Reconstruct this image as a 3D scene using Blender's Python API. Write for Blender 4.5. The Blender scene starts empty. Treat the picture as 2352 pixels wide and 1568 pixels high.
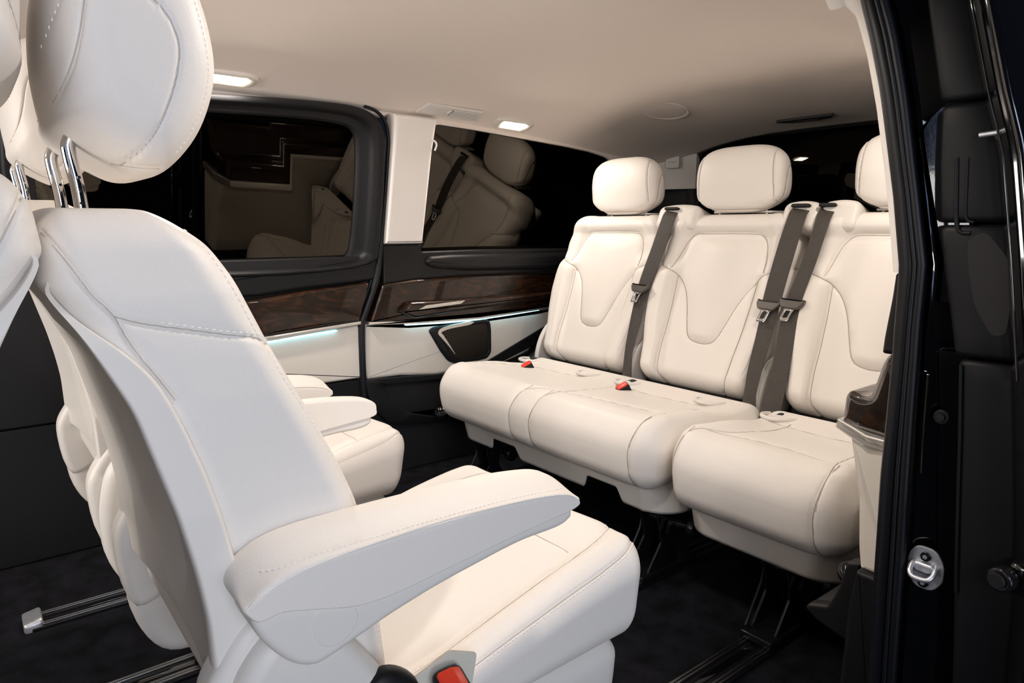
import bpy, bmesh, math, random
import numpy as np
from mathutils import Vector, Matrix
from mathutils.bvhtree import BVHTree

random.seed(4)
S = bpy.context.scene
COL = S.collection

# ------------------------------------------------------------------ camera, world, lights, exposure
cam_d = bpy.data.cameras.new('camera'); cam = bpy.data.objects.new('camera', cam_d); COL.objects.link(cam)
cam_d.sensor_width = 36.0; cam_d.lens = 1591.0 / 2352.0 * 36.0; cam_d.clip_start = 0.02
cam.location = (0, 0, 0.9)
cam.rotation_euler = (math.radians(90) - math.atan(264 / 1591.0), 0, math.radians(51.54))
S.camera = cam
w = bpy.data.worlds.new('world'); S.world = w; w.use_nodes = True
w.node_tree.nodes['Background'].inputs[0].default_value = (0.02, 0.025, 0.04, 1)
w.node_tree.nodes['Background'].inputs[1].default_value = 0.25
S.view_settings.view_transform = 'Standard'; S.view_settings.look = 'None'
S.view_settings.exposure = 0.5; S.view_settings.gamma = 1.0; S.view_settings.use_curve_mapping = False
S.cycles.max_bounces = 10; S.cycles.diffuse_bounces = 5; S.cycles.glossy_bounces = 5
S.cycles.caustics_reflective = False; S.cycles.caustics_refractive = False
S.cycles.use_denoising = True

def area(name, loc, target, size, power, col, sy=None):
    d = bpy.data.lights.new(name, 'AREA'); d.energy = power; d.color = col; d.size = size
    if sy: d.shape = 'RECTANGLE'; d.size_y = sy
    o = bpy.data.objects.new(name, d); COL.objects.link(o); o.location = loc
    o.rotation_euler = (Vector(target) - Vector(loc)).to_track_quat('-Z', 'Y').to_euler()
    return o
# cool studio light in the hall beside the open door, and warm flash bounce coming in over the photographer
area('hall_light', (1.8, -0.35, 1.6), (-0.9, 0.35, 0.5), 1.2, 16, (0.68, 0.79, 1.0))
area('low_fill_light', (2.0, 0.30, 0.30), (-1.3, 1.0, 1.36), 1.0, 13, (0.88, 0.92, 1.0))  # added low fill aimed up, lifts the headliner and near seat sides
area('strip_light', (1.6, -1.6, 1.22), (-0.4, 1.0, 1.0), 0.30, 1.6, (0.50, 0.64, 1.0), 1.3)
area('flash', (0.45, -0.10, 0.95), (-1.45, 1.6, 0.7), 0.22, 2, (1.0, 0.96, 0.92))
area('front_fill_light', (-1.33, -1.5, 0.97), (-1.33, 0.6, 1.50), 1.2, 17, (1.0, 0.95, 0.90), 0.4)  # added unseen fill from the front, brightens rear seats and headliner

# ------------------------------------------------------------------ materials
def mat(name, base, rough=0.5, metal=0.0, bump=0.0, bscale=300.0, coat=0.0, spec=0.5, kind='noise', var=0.0, dist=0.0006, bscale2=None):
    m = bpy.data.materials.new(name); m.use_nodes = True; nt = m.node_tree; N = nt.nodes; L = nt.links
    b = N['Principled BSDF']
    b.inputs['Base Color'].default_value = (*base, 1); b.inputs['Roughness'].default_value = rough
    b.inputs['Metallic'].default_value = metal; b.inputs['Specular IOR Level'].default_value = spec
    b.inputs['Coat Weight'].default_value = coat; b.inputs['Coat Roughness'].default_value = 0.03
    tc = N.new('ShaderNodeTexCoord')
    if bump:
        if kind == 'leather':
            t = N.new('ShaderNodeTexVoronoi'); t.feature = 'DISTANCE_TO_EDGE'; out = t.outputs['Distance']
        else:
            t = N.new('ShaderNodeTexNoise'); t.inputs['Detail'].default_value = 3; out = t.outputs['Fac']
        t.inputs['Scale'].default_value = bscale
        mp = N.new('ShaderNodeMapping'); L.new(tc.outputs['Object'], mp.inputs[0]); L.new(mp.outputs[0], t.inputs['Vector'])
        if kind == 'leather':
            n2 = N.new('ShaderNodeTexNoise'); n2.inputs['Scale'].default_value = 55; n2.inputs['Detail'].default_value = 2
            L.new(tc.outputs['Object'], n2.inputs['Vector'])
            mx = N.new('ShaderNodeMath'); mx.operation = 'MULTIPLY_ADD'; mx.inputs[1].default_value = 1.2
            pw = N.new('ShaderNodeMath'); pw.operation = 'POWER'; pw.inputs[1].default_value = 0.5
            L.new(out, pw.inputs[0]); L.new(n2.outputs['Fac'], mx.inputs[0]); L.new(pw.outputs[0], mx.inputs[2]); out = mx.outputs[0]
        bp = N.new('ShaderNodeBump'); bp.inputs['Strength'].default_value = bump; bp.inputs['Distance'].default_value = dist
        L.new(out, bp.inputs['Height']); L.new(bp.outputs[0], b.inputs['Normal'])
    if var:
        n = N.new('ShaderNodeTexNoise'); n.inputs['Scale'].default_value = bscale2 or 40; n.inputs['Detail'].default_value = 5
        L.new(tc.outputs['Object'], n.inputs['Vector'])
        r = N.new('ShaderNodeValToRGB'); c0 = [max(0, c * (1 - var)) for c in base]; c1 = [min(1, c * (1 + var)) for c in base]
        r.color_ramp.elements[0].color = (*c0, 1); r.color_ramp.elements[0].position = .3
        r.color_ramp.elements[1].color = (*c1, 1); r.color_ramp.elements[1].position = .7
        L.new(n.outputs['Fac'], r.inputs[0]); L.new(r.outputs[0], b.inputs['Base Color'])
    return m
def emis(name, col, s):
    m = mat(name, (0.8, 0.8, 0.8)); b = m.node_tree.nodes['Principled BSDF']
    b.inputs['Emission Color'].default_value = (*col, 1); b.inputs['Emission Strength'].default_value = s
    return m
M = {}
M['leather'] = mat('cream_leather', (0.785, 0.74, 0.695), 0.46, bump=0.35, bscale=480, kind='leather', spec=0.35, dist=0.0005)
M['shell'] = mat('cream_plastic', (0.73, 0.695, 0.655), 0.42, bump=0.15, bscale=1500, spec=0.4, dist=0.0003)
M['thread'] = mat('thread', (0.88, 0.85, 0.84), 0.6)
M['doorblack'] = mat('door_black_plastic', (0.004, 0.0045, 0.006), 0.5, bump=0.3, bscale=1600, spec=0.25, dist=0.0003)
M['seam'] = mat('seam_shade', (0.40, 0.35, 0.29), 0.8)  # dark tone stands in for the shade inside the seam grooves
M['slot'] = mat('slot_grey', (0.10, 0.09, 0.08), 0.7)
M['cloth'] = mat('headliner_cloth', (0.85, 0.765, 0.705), 0.95, bump=0.25, bscale=900, spec=0.1, dist=0.0004)
M['patch'] = mat('woven_patch', (0.66, 0.62, 0.54), 0.9, bump=0.5, bscale=1300, dist=0.0006)
M['pillar'] = mat('pillar_cream', (0.86, 0.82, 0.78), 0.5, bump=0.1, bscale=1200, spec=0.35, dist=0.0003)
M['panel'] = mat('door_panel_cream', (0.72, 0.68, 0.62), 0.5, bump=0.2, bscale=700, spec=0.35, dist=0.0003)
M['graycream'] = mat('rear_pillar_grey', (0.62, 0.60, 0.57), 0.6, bump=0.1, bscale=900, dist=0.0003)
M['black'] = mat('black_plastic', (0.009, 0.009, 0.010), 0.45, bump=0.35, bscale=1600, spec=0.27, dist=0.0003)
M['blackmatte'] = mat('black_matte', (0.008, 0.008, 0.009), 0.75)
M['rubber'] = mat('black_rubber', (0.004, 0.0045, 0.007), 0.42, bump=0.1, bscale=900, spec=0.35, dist=0.0003)
M['gloss'] = mat('black_paint', (0.003, 0.003, 0.004), 0.06, coat=1.0, spec=0.6, bump=0.02, bscale=60)
M['wetgloss'] = mat('wet_dark_glass', (0.01, 0.012, 0.016), 0.07, coat=0.0, spec=0.35, bump=0.08, bscale=160, dist=.0004)
M['carpet'] = mat('black_carpet', (0.009, 0.009, 0.012), 0.95, bump=1.0, bscale=700, spec=0.1, var=0.6, bscale2=18, dist=0.003)
M['chrome'] = mat('chrome', (0.75, 0.74, 0.73), 0.07, 1.0)
M['steel'] = mat('zinc_steel', (0.62, 0.64, 0.69), 0.42, 0.85, var=0.15, bscale2=90)
M['silver'] = mat('satin_silver', (0.72, 0.69, 0.65), 0.38, 0.75)
M['alu'] = mat('rail_aluminium', (0.30, 0.30, 0.31), 0.30, 1.0)
M['blackmetal'] = mat('black_metal', (0.010, 0.010, 0.012), 0.22, 0.3)
M['red'] = mat('red_plastic', (0.85, 0.05, 0.02), 0.35)
M['white'] = mat('white_print', (0.85, 0.85, 0.85), 0.5)
M['greyprint'] = mat('grey_print', (0.35, 0.33, 0.30), 0.5)
M['led'] = emis('led_strip', (0.35, 0.85, 1.0), 2.6)
M['bulb'] = emis('lamp_diffuser', (1.0, 0.82, 0.58), 22)
# webbing
m = mat('belt_webbing', (0.045, 0.038, 0.032), 0.45, bump=0, spec=0.5); M['belt'] = m
nt = m.node_tree; tc = nt.nodes.new('ShaderNodeTexCoord'); wv = nt.nodes.new('ShaderNodeTexNoise'); wv.inputs['Scale'].default_value = 1100; wv.inputs['Detail'].default_value = 4
nt.links.new(tc.outputs['Object'], wv.inputs['Vector'])
rr = nt.nodes.new('ShaderNodeValToRGB'); rr.color_ramp.elements[0].position = .35; rr.color_ramp.elements[1].position = .68; rr.color_ramp.elements[0].color = (0.016, 0.0135, 0.012, 1); rr.color_ramp.elements[1].color = (0.085, 0.070, 0.056, 1)
nt.links.new(wv.outputs['Fac'], rr.inputs[0]); nt.links.new(rr.outputs[0], nt.nodes['Principled BSDF'].inputs['Base Color'])
bp = nt.nodes.new('ShaderNodeBump'); bp.inputs['Distance'].default_value = 0.0012; nt.links.new(wv.outputs['Fac'], bp.inputs['Height'])
nt.links.new(bp.outputs[0], nt.nodes['Principled BSDF'].inputs['Normal'])
# burl wood
m = mat('burl_wood', (0.05, 0.02, 0.01), 0.35, coat=0.8, spec=0.2); M['wood'] = m
nt = m.node_tree; N = nt.nodes; tc = N.new('ShaderNodeTexCoord')
mp = N.new('ShaderNodeMapping'); mp.inputs['Scale'].default_value = (6, 5, 16); nt.links.new(tc.outputs['Object'], mp.inputs[0])
n1 = N.new('ShaderNodeTexNoise'); n1.inputs['Scale'].default_value = 1.6; n1.inputs['Detail'].default_value = 9; n1.inputs['Distortion'].default_value = 2.6
nt.links.new(mp.outputs[0], n1.inputs['Vector'])
rr = N.new('ShaderNodeValToRGB'); e = rr.color_ramp.elements; e[0].position = .34; e[0].color = (0.006, 0.0025, 0.0012, 1); e[1].position = .70; e[1].color = (0.042, 0.015, 0.005, 1)
x = e.new(.52); x.color = (0.013, 0.005, 0.002, 1)
nt.links.new(n1.outputs['Fac'], rr.inputs[0]); nt.links.new(rr.outputs[0], N['Principled BSDF'].inputs['Base Color'])
# tinted privacy glass: dark body, strong mirror-like surface
m = bpy.data.materials.new('privacy_glass'); m.use_nodes = True; M['glass'] = m; nt = m.node_tree; N = nt.nodes
for n in list(N): N.remove(n)
o = N.new('ShaderNodeOutputMaterial'); mx = N.new('ShaderNodeMixShader'); tr = N.new('ShaderNodeBsdfTransparent'); gl = N.new('ShaderNodeBsdfGlossy')
tr.inputs[0].default_value = (0.05, 0.05, 0.05, 1); gl.inputs[0].default_value = (0.95, 0.85, 0.72, 1); gl.inputs['Roughness'].default_value = 0.012
fr = N.new('ShaderNodeFresnel'); fr.inputs[0].default_value = 1.55
ad = N.new('ShaderNodeMath'); ad.operation = 'MULTIPLY'; ad.inputs[1].default_value = 1.25
nt.links.new(fr.outputs[0], ad.inputs[0]); nt.links.new(ad.outputs[0], mx.inputs[0]); nt.links.new(tr.outputs[0], mx.inputs[1]); nt.links.new(gl.outputs[0], mx.inputs[2]); nt.links.new(mx.outputs[0], o.inputs[0])
m2 = m.copy(); m2.name = 'tailgate_glass'; M['glass2'] = m2
for n in m2.node_tree.nodes:
    if n.type == 'MATH': n.inputs[1].default_value = .1
# speaker grille: polar dot pattern, bumped and toned
m = mat('speaker_grille', (0.02, 0.018, 0.016), 0.35, 0.6); M['grille'] = m; nt = m.node_tree; N = nt.nodes; L = nt.links
tc = N.new('ShaderNodeTexCoord'); sp = N.new('ShaderNodeSeparateXYZ'); L.new(tc.outputs['Object'], sp.inputs[0])
def mth(op, a, b=None):
    n = N.new('ShaderNodeMath'); n.operation = op
    for i, v in enumerate((a, b)):
        if v is None: continue
        if isinstance(v, (int, float)): n.inputs[i].default_value = v
        else: L.new(v, n.inputs[i])
    return n.outputs[0]
dy = mth('SUBTRACT', sp.outputs['Y'], 1.527); dz = mth('SUBTRACT', sp.outputs['Z'], 0.462)
ang = mth('ARCTAN2', dz, dy); rad = mth('SQRT', mth('ADD', mth('MULTIPLY', dy, dy), mth('MULTIPLY', dz, dz)))
lr = mth('LOGARITHM', mth('ADD', rad, 0.006), 2.718)
k1 = mth('SINE', mth('ADD', mth('MULTIPLY', ang, 34.0), mth('MULTIPLY', lr, 34.0))); k2 = mth('SINE', mth('SUBTRACT', mth('MULTIPLY', ang, 34.0), mth('MULTIPLY', lr, 34.0)))
pr_ = mth('MULTIPLY', k1, k2)
rr = N.new('ShaderNodeValToRGB'); rr.color_ramp.elements[0].position = .25; rr.color_ramp.elements[0].color = (0.035, 0.028, 0.022, 1); rr.color_ramp.elements[1].position = .4; rr.color_ramp.elements[1].color = (0.002, 0.002, 0.002, 1)
L.new(pr_, rr.inputs[0]); L.new(rr.outputs[0], N['Principled BSDF'].inputs['Base Color'])

# ------------------------------------------------------------------ helpers
def props(o, label=None, cat=None, group=None, kind=None):
    if label: o['label'] = label
    if cat: o['category'] = cat
    if group: o['group'] = group
    if kind: o['kind'] = kind
    return o
def empty(name, loc, label=None, cat=None, group=None, kind=None):
    o = bpy.data.objects.new(name, None); COL.objects.link(o); o.location = loc; o.empty_display_size = .05
    return props(o, label, cat, group, kind)
def mesh_obj(name, V, F, m, parent=None, smooth=True, world=True):
    me = bpy.data.meshes.new(name); me.from_pydata([tuple(v) for v in V], [], F); me.update()
    bm = bmesh.new(); bm.from_mesh(me); bmesh.ops.recalc_face_normals(bm, faces=bm.faces); bm.to_mesh(me); bm.free()
    if smooth: me.polygons.foreach_set('use_smooth', [True] * len(me.polygons))
    me.materials.append(M[m] if isinstance(m, str) else m)
    o = bpy.data.objects.new(name, me); COL.objects.link(o)
    if parent: o.parent = parent
    return o
def sharpen(o, deg=32):
    o.data.set_sharp_from_angle(angle=math.radians(deg)); return o
def interp(x, pts):
    p = sorted(pts); return np.interp(x, [a for a, b in p], [b for a, b in p])
def sinterp(x, pts):
    """smooth (Catmull-like) interpolation: linear table resampled and blurred"""
    p = sorted(pts); xs = np.linspace(p[0][0], p[-1][0], 161); ys = np.interp(xs, [a for a, b in p], [b for a, b in p])
    k = np.hanning(13); k /= k.sum(); yp = np.concatenate([2 * ys[0] - ys[6:0:-1], ys, 2 * ys[-1] - ys[-2:-8:-1]]); ys = np.convolve(yp, k, 'valid')
    return np.interp(x, xs, ys)
def sstep(a, b, x):
    t = np.clip((x - a) / (b - a), 0, 1); return t * t * (3 - 2 * t)
def spline(pts, n=12, closed=False):
    P = [np.array(p, float) for p in pts]; out = []; L = len(P)
    R = range(L) if closed else range(L - 1)
    for i in R:
        if closed: p0, p1, p2, p3 = P[(i - 1) % L], P[i], P[(i + 1) % L], P[(i + 2) % L]
        else: p0, p1, p2, p3 = P[max(i - 1, 0)], P[i], P[i + 1], P[min(i + 2, L - 1)]
        for k in range(n):
            t = k / n
            out.append(.5 * ((2 * p1) + (-p0 + p2) * t + (2 * p0 - 5 * p1 + 4 * p2 - p3) * t * t + (-p0 + 3 * p1 - 3 * p2 + p3) * t ** 3))
    if not closed: out.append(P[-1])
    return np.array(out)
def chaikin(pts, it=2, closed=True):
    P = np.array(pts, float)
    for _ in range(it):
        Q = []
        n = len(P)
        for i in range(n if closed else n - 1):
            a, b = P[i], P[(i + 1) % n]; Q += [a * .75 + b * .25, a * .25 + b * .75]
        if not closed: Q = [P[0]] + Q + [P[-1]]
        P = np.array(Q)
    return P
def roundpoly(pts, r, seg=5):
    """polygon with each corner rounded by radius r (or per-corner list)"""
    P = [np.array(p, float) for p in pts]; n = len(P); out = []
    for i in range(n):
        a, b, c = P[i - 1], P[i], P[(i + 1) % n]; rr_ = r[i] if isinstance(r, (list, tuple)) else r
        d1, d2 = np.linalg.norm(a - b), np.linalg.norm(c - b); k = min(rr_, d1 * .48, d2 * .48)
        if k < 1e-5: out.append(b); continue
        p, q = b + (a - b) / d1 * k, b + (c - b) / d2 * k
        for s in range(seg + 1):
            t = s / seg; out.append((1 - t) ** 2 * p + 2 * t * (1 - t) * b + t * t * q)
    return np.array(out)
def seg_dist(P, poly):
    """distance of 2-D points to an open polyline"""
    d = np.full(len(P), 9e9)
    for a, b in zip(poly[:-1], poly[1:]):
        ab = b - a; t = np.clip(((P - a) @ ab) / max(ab @ ab, 1e-12), 0, 1)
        d = np.minimum(d, np.linalg.norm(P - (a + t[:, None] * ab), axis=1))
    return d
def rbox(h, n, r):
    """rounded box: half sizes h, subdivisions n, edge radius r -> verts (N,3), faces"""
    h = np.array(h, float); key = {}; V = []; F = []
    def lin(k, hk):
        # denser at rounded edges
        e = max(3, int(k * .16)); a = np.linspace(0, 1, e + 1)[:-1] * r; b = np.linspace(r, 2 * hk - r, k - 2 * e + 1); c = 2 * hk - a[::-1]
        return np.concatenate([a, b, c]) - hk
    A = [lin(n[i], h[i]) for i in range(3)]
    def vid(i, j, k):
        q = (i, j, k)
        if q not in key:
            key[q] = len(V); V.append((A[0][i], A[1][j], A[2][k]))
        return key[q]
    m_ = [len(a) - 1 for a in A]
    for ax in range(3):
        u, v = [(1, 2), (2, 0), (0, 1)][ax]
        for side in (0, m_[ax]):
            for i in range(m_[u]):
                for j in range(m_[v]):
                    def g(a, b):
                        q = [0, 0, 0]; q[ax] = side; q[u] = a; q[v] = b; return vid(*q)
                    f = [g(i, j), g(i + 1, j), g(i + 1, j + 1), g(i, j + 1)]
                    F.append(f if side else f[::-1])
    V = np.array(V); inner = np.clip(V, -(h - r), h - r); d = V - inner; L = np.linalg.norm(d, axis=1); L[L == 0] = 1
    return inner + d / L[:, None] * r, F
def normals(me):
    a = np.empty(len(me.vertices) * 3); me.vertex_normals.foreach_get('vector', a); return a.reshape(-1, 3)
def coords(me):
    a = np.empty(len(me.vertices) * 3); me.vertices.foreach_get('co', a); return a.reshape(-1, 3)
def puff(name, h, n, r, warp, seams, m, parent, stitches=(), loc=None):
    """soft part. seams: (axis, sign, polyline2d, depth, sigma, wide_amp, wide_sigma); projected on the two other axes"""
    V, F = rbox(h, n, r); V = warp(V, np.array(h))
    o = mesh_obj(name, V, F, m, parent); me = o.data
    P = coords(me); Nn = normals(me); D = np.zeros(len(P))
    for s in seams:
        ax, sg, pl, dep, sig = s[:5]; wa, ws = (s[5], s[6]) if len(s) > 5 else (0, 1)
        oth = [i for i in range(3) if i != ax]; pl = np.array(pl)
        lo = pl.min(0) - 4 * max(sig, ws if wa else 0); hi = pl.max(0) + 4 * max(sig, ws if wa else 0)
        Q = P[:, oth]; msk = (Nn[:, ax] * sg > 0.02) & (Q >= lo).all(1) & (Q <= hi).all(1)
        if not msk.any(): continue
        d = seg_dist(Q[msk], pl); k = np.clip((Nn[msk, ax] * sg - .02) / .16, 0, 1)
        D[msk] = np.minimum(D[msk], -k * (dep * np.exp(-(d / sig) ** 2) + wa * np.exp(-(d / ws) ** 2)))
    P = P + Nn * D[:, None]; me.vertices.foreach_set('co', P.ravel()); me.update()
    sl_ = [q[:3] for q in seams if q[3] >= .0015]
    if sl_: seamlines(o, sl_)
    for st in stitches: stitch(o, *st)
    return o
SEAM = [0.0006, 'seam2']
M['seam2'] = mat('fine_seam_shade', (0.52, 0.47, 0.42), 0.8)  # paler groove shade for the reclining seats, also put into the colour
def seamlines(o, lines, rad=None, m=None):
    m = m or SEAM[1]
    """thin darker tube standing in for shade along the seam grooves of o; lines: (axis, sign, polyline)"""
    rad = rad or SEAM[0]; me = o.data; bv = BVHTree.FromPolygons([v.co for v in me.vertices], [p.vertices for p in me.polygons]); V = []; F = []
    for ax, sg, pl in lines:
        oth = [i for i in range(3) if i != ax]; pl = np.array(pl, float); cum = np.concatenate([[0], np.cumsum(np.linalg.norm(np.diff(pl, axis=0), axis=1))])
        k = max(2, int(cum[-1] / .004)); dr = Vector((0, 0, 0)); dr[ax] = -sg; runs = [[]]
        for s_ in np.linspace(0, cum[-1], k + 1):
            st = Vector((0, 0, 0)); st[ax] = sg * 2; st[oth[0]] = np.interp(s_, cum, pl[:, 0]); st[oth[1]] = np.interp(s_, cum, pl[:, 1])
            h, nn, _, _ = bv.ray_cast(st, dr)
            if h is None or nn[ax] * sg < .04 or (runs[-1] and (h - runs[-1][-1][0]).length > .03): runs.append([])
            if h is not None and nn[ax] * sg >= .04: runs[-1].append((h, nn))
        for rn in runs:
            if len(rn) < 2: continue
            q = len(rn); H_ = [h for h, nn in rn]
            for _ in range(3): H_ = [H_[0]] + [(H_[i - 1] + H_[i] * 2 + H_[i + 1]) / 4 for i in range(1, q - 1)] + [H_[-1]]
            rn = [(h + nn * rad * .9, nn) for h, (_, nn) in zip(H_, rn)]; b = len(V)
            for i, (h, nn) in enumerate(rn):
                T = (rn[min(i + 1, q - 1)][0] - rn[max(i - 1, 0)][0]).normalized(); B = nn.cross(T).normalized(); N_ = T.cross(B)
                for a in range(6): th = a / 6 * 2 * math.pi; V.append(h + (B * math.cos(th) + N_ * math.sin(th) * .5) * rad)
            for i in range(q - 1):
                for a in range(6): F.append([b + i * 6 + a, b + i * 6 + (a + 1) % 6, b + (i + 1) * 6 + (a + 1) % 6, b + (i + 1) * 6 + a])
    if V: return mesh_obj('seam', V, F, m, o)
def stitch(o, ax, sg, pl, off=0.0, pitch=0.006, ln=0.0036, rad=0.0006):
    """row of thread stitches lying on the surface of o, along a projected polyline"""
    me = o.data; bv = BVHTree.FromPolygons([v.co for v in me.vertices], [p.vertices for p in me.polygons])
    oth = [i for i in range(3) if i != ax]; pl = np.array(pl); seg = np.linalg.norm(np.diff(pl, axis=0), axis=1); cum = np.concatenate([[0], np.cumsum(seg)])
    V = []; F = []; s = pitch / 2
    dr = Vector((0, 0, 0)); dr[ax] = -sg
    pts = []
    while s < cum[-1]:
        q = [np.interp(s, cum, pl[:, k]) for k in (0, 1)]; q2 = [np.interp(s + .001, cum, pl[:, k]) for k in (0, 1)]
        t2 = np.array(q2) - np.array(q); t2 = t2 / (np.linalg.norm(t2) + 1e-9)
        st = Vector((0, 0, 0)); st[ax] = sg * 2; st[oth[0]] = q[0] + -t2[1] * off; st[oth[1]] = q[1] + t2[0] * off
        hit, nn, _, _ = bv.ray_cast(st, dr)
        if hit is not None:
            T = Vector((0, 0, 0)); T[oth[0]] = t2[0]; T[oth[1]] = t2[1]; T = (T - nn * T.dot(nn)).normalized(); B = nn.cross(T)
            b = len(V); c = hit + nn * rad * .5
            for k, (tt, sc) in enumerate(((-.5, .35), (-.3, 1), (.3, 1), (.5, .35))):
                for a in range(5):
                    th = a / 5 * 2 * math.pi; V.append(c + T * (tt * ln) + (B * math.cos(th) + nn * math.sin(th)) * rad * sc)
            for k in range(3):
                for a in range(5): F.append([b + k * 5 + a, b + k * 5 + (a + 1) % 5, b + (k + 1) * 5 + (a + 1) % 5, b + (k + 1) * 5 + a])
        s += pitch
    if V: return mesh_obj('stitching', V, F, 'thread', o)
def off2(P, d):
    """mitred inward offset of a closed 2-D polygon"""
    n = len(P); a = np.sum(P[:, 0] * np.roll(P[:, 1], -1) - np.roll(P[:, 0], -1) * P[:, 1]); sg = 1 if a > 0 else -1
    e = np.roll(P, -1, 0) - P; L = np.linalg.norm(e, axis=1); L[L < 1e-9] = 1e-9; e = e / L[:, None]
    nn = np.stack([-e[:, 1], e[:, 0]], 1) * sg; m_ = nn + np.roll(nn, 1, 0); q = np.maximum((m_ ** 2).sum(1) / 2, .6)
    return P + m_ / q[:, None] * d
def thick(P):
    """distance from each outline vertex across the shape along its inward normal"""
    n = len(P); D = off2(P, 1.0) - P; D = D / (np.linalg.norm(D, axis=1)[:, None] + 1e-12); A = P; B = np.roll(P, -1, 0); E_ = B - A; out = np.full(n, 9.0)
    for i in range(n):
        d = D[i]; den = d[0] * -E_[:, 1] + d[1] * E_[:, 0]; ok = np.abs(den) > 1e-12; w_ = A - P[i]
        dd = np.where(ok, den, 1); t = (w_[:, 0] * -E_[:, 1] + w_[:, 1] * E_[:, 0]) / dd; u = (d[0] * w_[:, 1] - d[1] * w_[:, 0]) / dd
        g = ok & (t > 1e-5) & (u >= -1e-6) & (u <= 1 + 1e-6); g[i] = False; g[i - 1] = False
        if g.any(): out[i] = t[g].min()
    return out
def rslab(name, poly, t0, t1, r, to3, m, parent=None, seg=5, both=True, sharp=None, rim=None, nmid=0):
    """prism of a 2-D outline between t0 and t1 with rounded rims; to3(p2, t) -> xyz"""
    P = np.array(poly, float); prof = []
    for k in range(seg + 1):
        a = k / seg * math.pi / 2; prof.append((r * (1 - math.cos(a)), r * (1 - math.sin(a))))
    sgn = 1 if t1 > t0 else -1; n = len(P)
    cap = np.minimum(r * 1.0, .42 * thick(P)) / max(r, 1e-9)
    nd = off2(P, 1.0) - P; e_ = np.roll(P, -1, 0) - P; el = np.linalg.norm(e_, axis=1) + 1e-9
    rate = ((np.roll(nd, -1, 0) - nd) * e_).sum(1) / el; lim = np.where(rate < -1e-6, .9 * el / np.maximum(-rate, 1e-6), 9.0) / max(r, 1e-9)
    cap = np.minimum(cap, np.minimum(lim, np.roll(lim, 1)))
    for _ in range(2): cap = np.minimum(cap, (np.roll(cap, 1) + cap + np.roll(cap, -1)) / 3)
    if rim is not None: cap = cap * rim(P)
    rings = []
    if both:
        rings.append((r + .0004, t0)); 
        for ins, dt in prof[::-1][::-1]: rings.append((ins, t0 + sgn * dt))
        rings[1:] = sorted(rings[1:], key=lambda q: sgn * q[1])
    else: rings.append((0, t0))
    tail = [(ins, t1 - sgn * dt) for ins, dt in prof]; tail.sort(key=lambda q: sgn * q[1]); rings += tail; rings.append((r + .0004, t1))
    if nmid:
        k_ = max(range(len(rings) - 1), key=lambda q: abs(rings[q + 1][1] - rings[q][1])); a0, a1 = rings[k_], rings[k_ + 1]
        rings[k_ + 1:k_ + 1] = [(a0[0] + (a1[0] - a0[0]) * q / (nmid + 1), a0[1] + (a1[1] - a0[1]) * q / (nmid + 1)) for q in range(1, nmid + 1)]
    V = []; F = []
    for ins, t in rings:
        Q = P + nd * (ins * cap)[:, None]; V += [to3(q, t) for q in Q]
    for k in range(len(rings) - 1):
        for i in range(n): F.append([k * n + i, k * n + (i + 1) % n, (k + 1) * n + (i + 1) % n, (k + 1) * n + i])
    F.append(list(range(n))[::-1]); F.append([(len(rings) - 1) * n + i for i in range(n)])
    o = mesh_obj(name, V, F, m, parent)
    return sharpen(o, sharp or 40)
def tube(name, pts, rad, m, parent=None, seg=12, sm=0, caps=True, flat=1.0):
    P = spline(pts, sm) if sm else np.array(pts, float); n = len(P); V = []; F = []
    rads = rad if hasattr(rad, '__len__') else [rad] * n
    if len(rads) != n: rads = np.interp(np.linspace(0, 1, n), np.linspace(0, 1, len(rads)), rads)
    up = None
    for i in range(n):
        T = Vector(P[min(i + 1, n - 1)] - P[max(i - 1, 0)]).normalized()
        if up is None: up = Vector((0, 0, 1)) if abs(T.z) < .9 else Vector((1, 0, 0))
        B = T.cross(up).normalized(); up = B.cross(T).normalized()
        for a in range(seg):
            th = a / seg * 2 * math.pi; V.append(Vector(P[i]) + (B * math.cos(th) + up * math.sin(th) * flat) * rads[i])
    for i in range(n - 1):
        for a in range(seg): F.append([i * seg + a, i * seg + (a + 1) % seg, (i + 1) * seg + (a + 1) % seg, (i + 1) * seg + a])
    if caps: F.append(list(range(seg))[::-1]); F.append([(n - 1) * seg + a for a in range(seg)])
    return sharpen(mesh_obj(name, V, F, m, parent), 50)
def sweep(name, secs, m, parent=None, closed=True, caps=True, deg=50):
    """loft through rings of equal point count"""
    n = len(secs[0]); V = [p for s in secs for p in s]; F = []
    for k in range(len(secs) - 1):
        for i in range(n if closed else n - 1): F.append([k * n + i, k * n + (i + 1) % n, (k + 1) * n + (i + 1) % n, (k + 1) * n + i])
    if caps and closed: F.append(list(range(n))[::-1]); F.append([(len(secs) - 1) * n + i for i in range(n)])
    return sharpen(mesh_obj(name, V, F, m, parent), deg)
def box(name, lo, hi, m, parent=None, bev=0.003):
    bm = bmesh.new(); lo = Vector(lo); hi = Vector(hi)
    bmesh.ops.create_cube(bm, size=1); bmesh.ops.scale(bm, vec=hi - lo, verts=bm.verts); bmesh.ops.translate(bm, vec=(lo + hi) / 2, verts=bm.verts)
    if bev: bmesh.ops.bevel(bm, geom=bm.edges[:], offset=bev, segments=3, profile=.5, affect='EDGES')
    me = bpy.data.meshes.new(name); bm.to_mesh(me); bm.free(); me.materials.append(M[m])
    me.polygons.foreach_set('use_smooth', [True] * len(me.polygons))
    o = bpy.data.objects.new(name, me); COL.objects.link(o)
    if parent: o.parent = parent
    return sharpen(o, 35)
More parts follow.
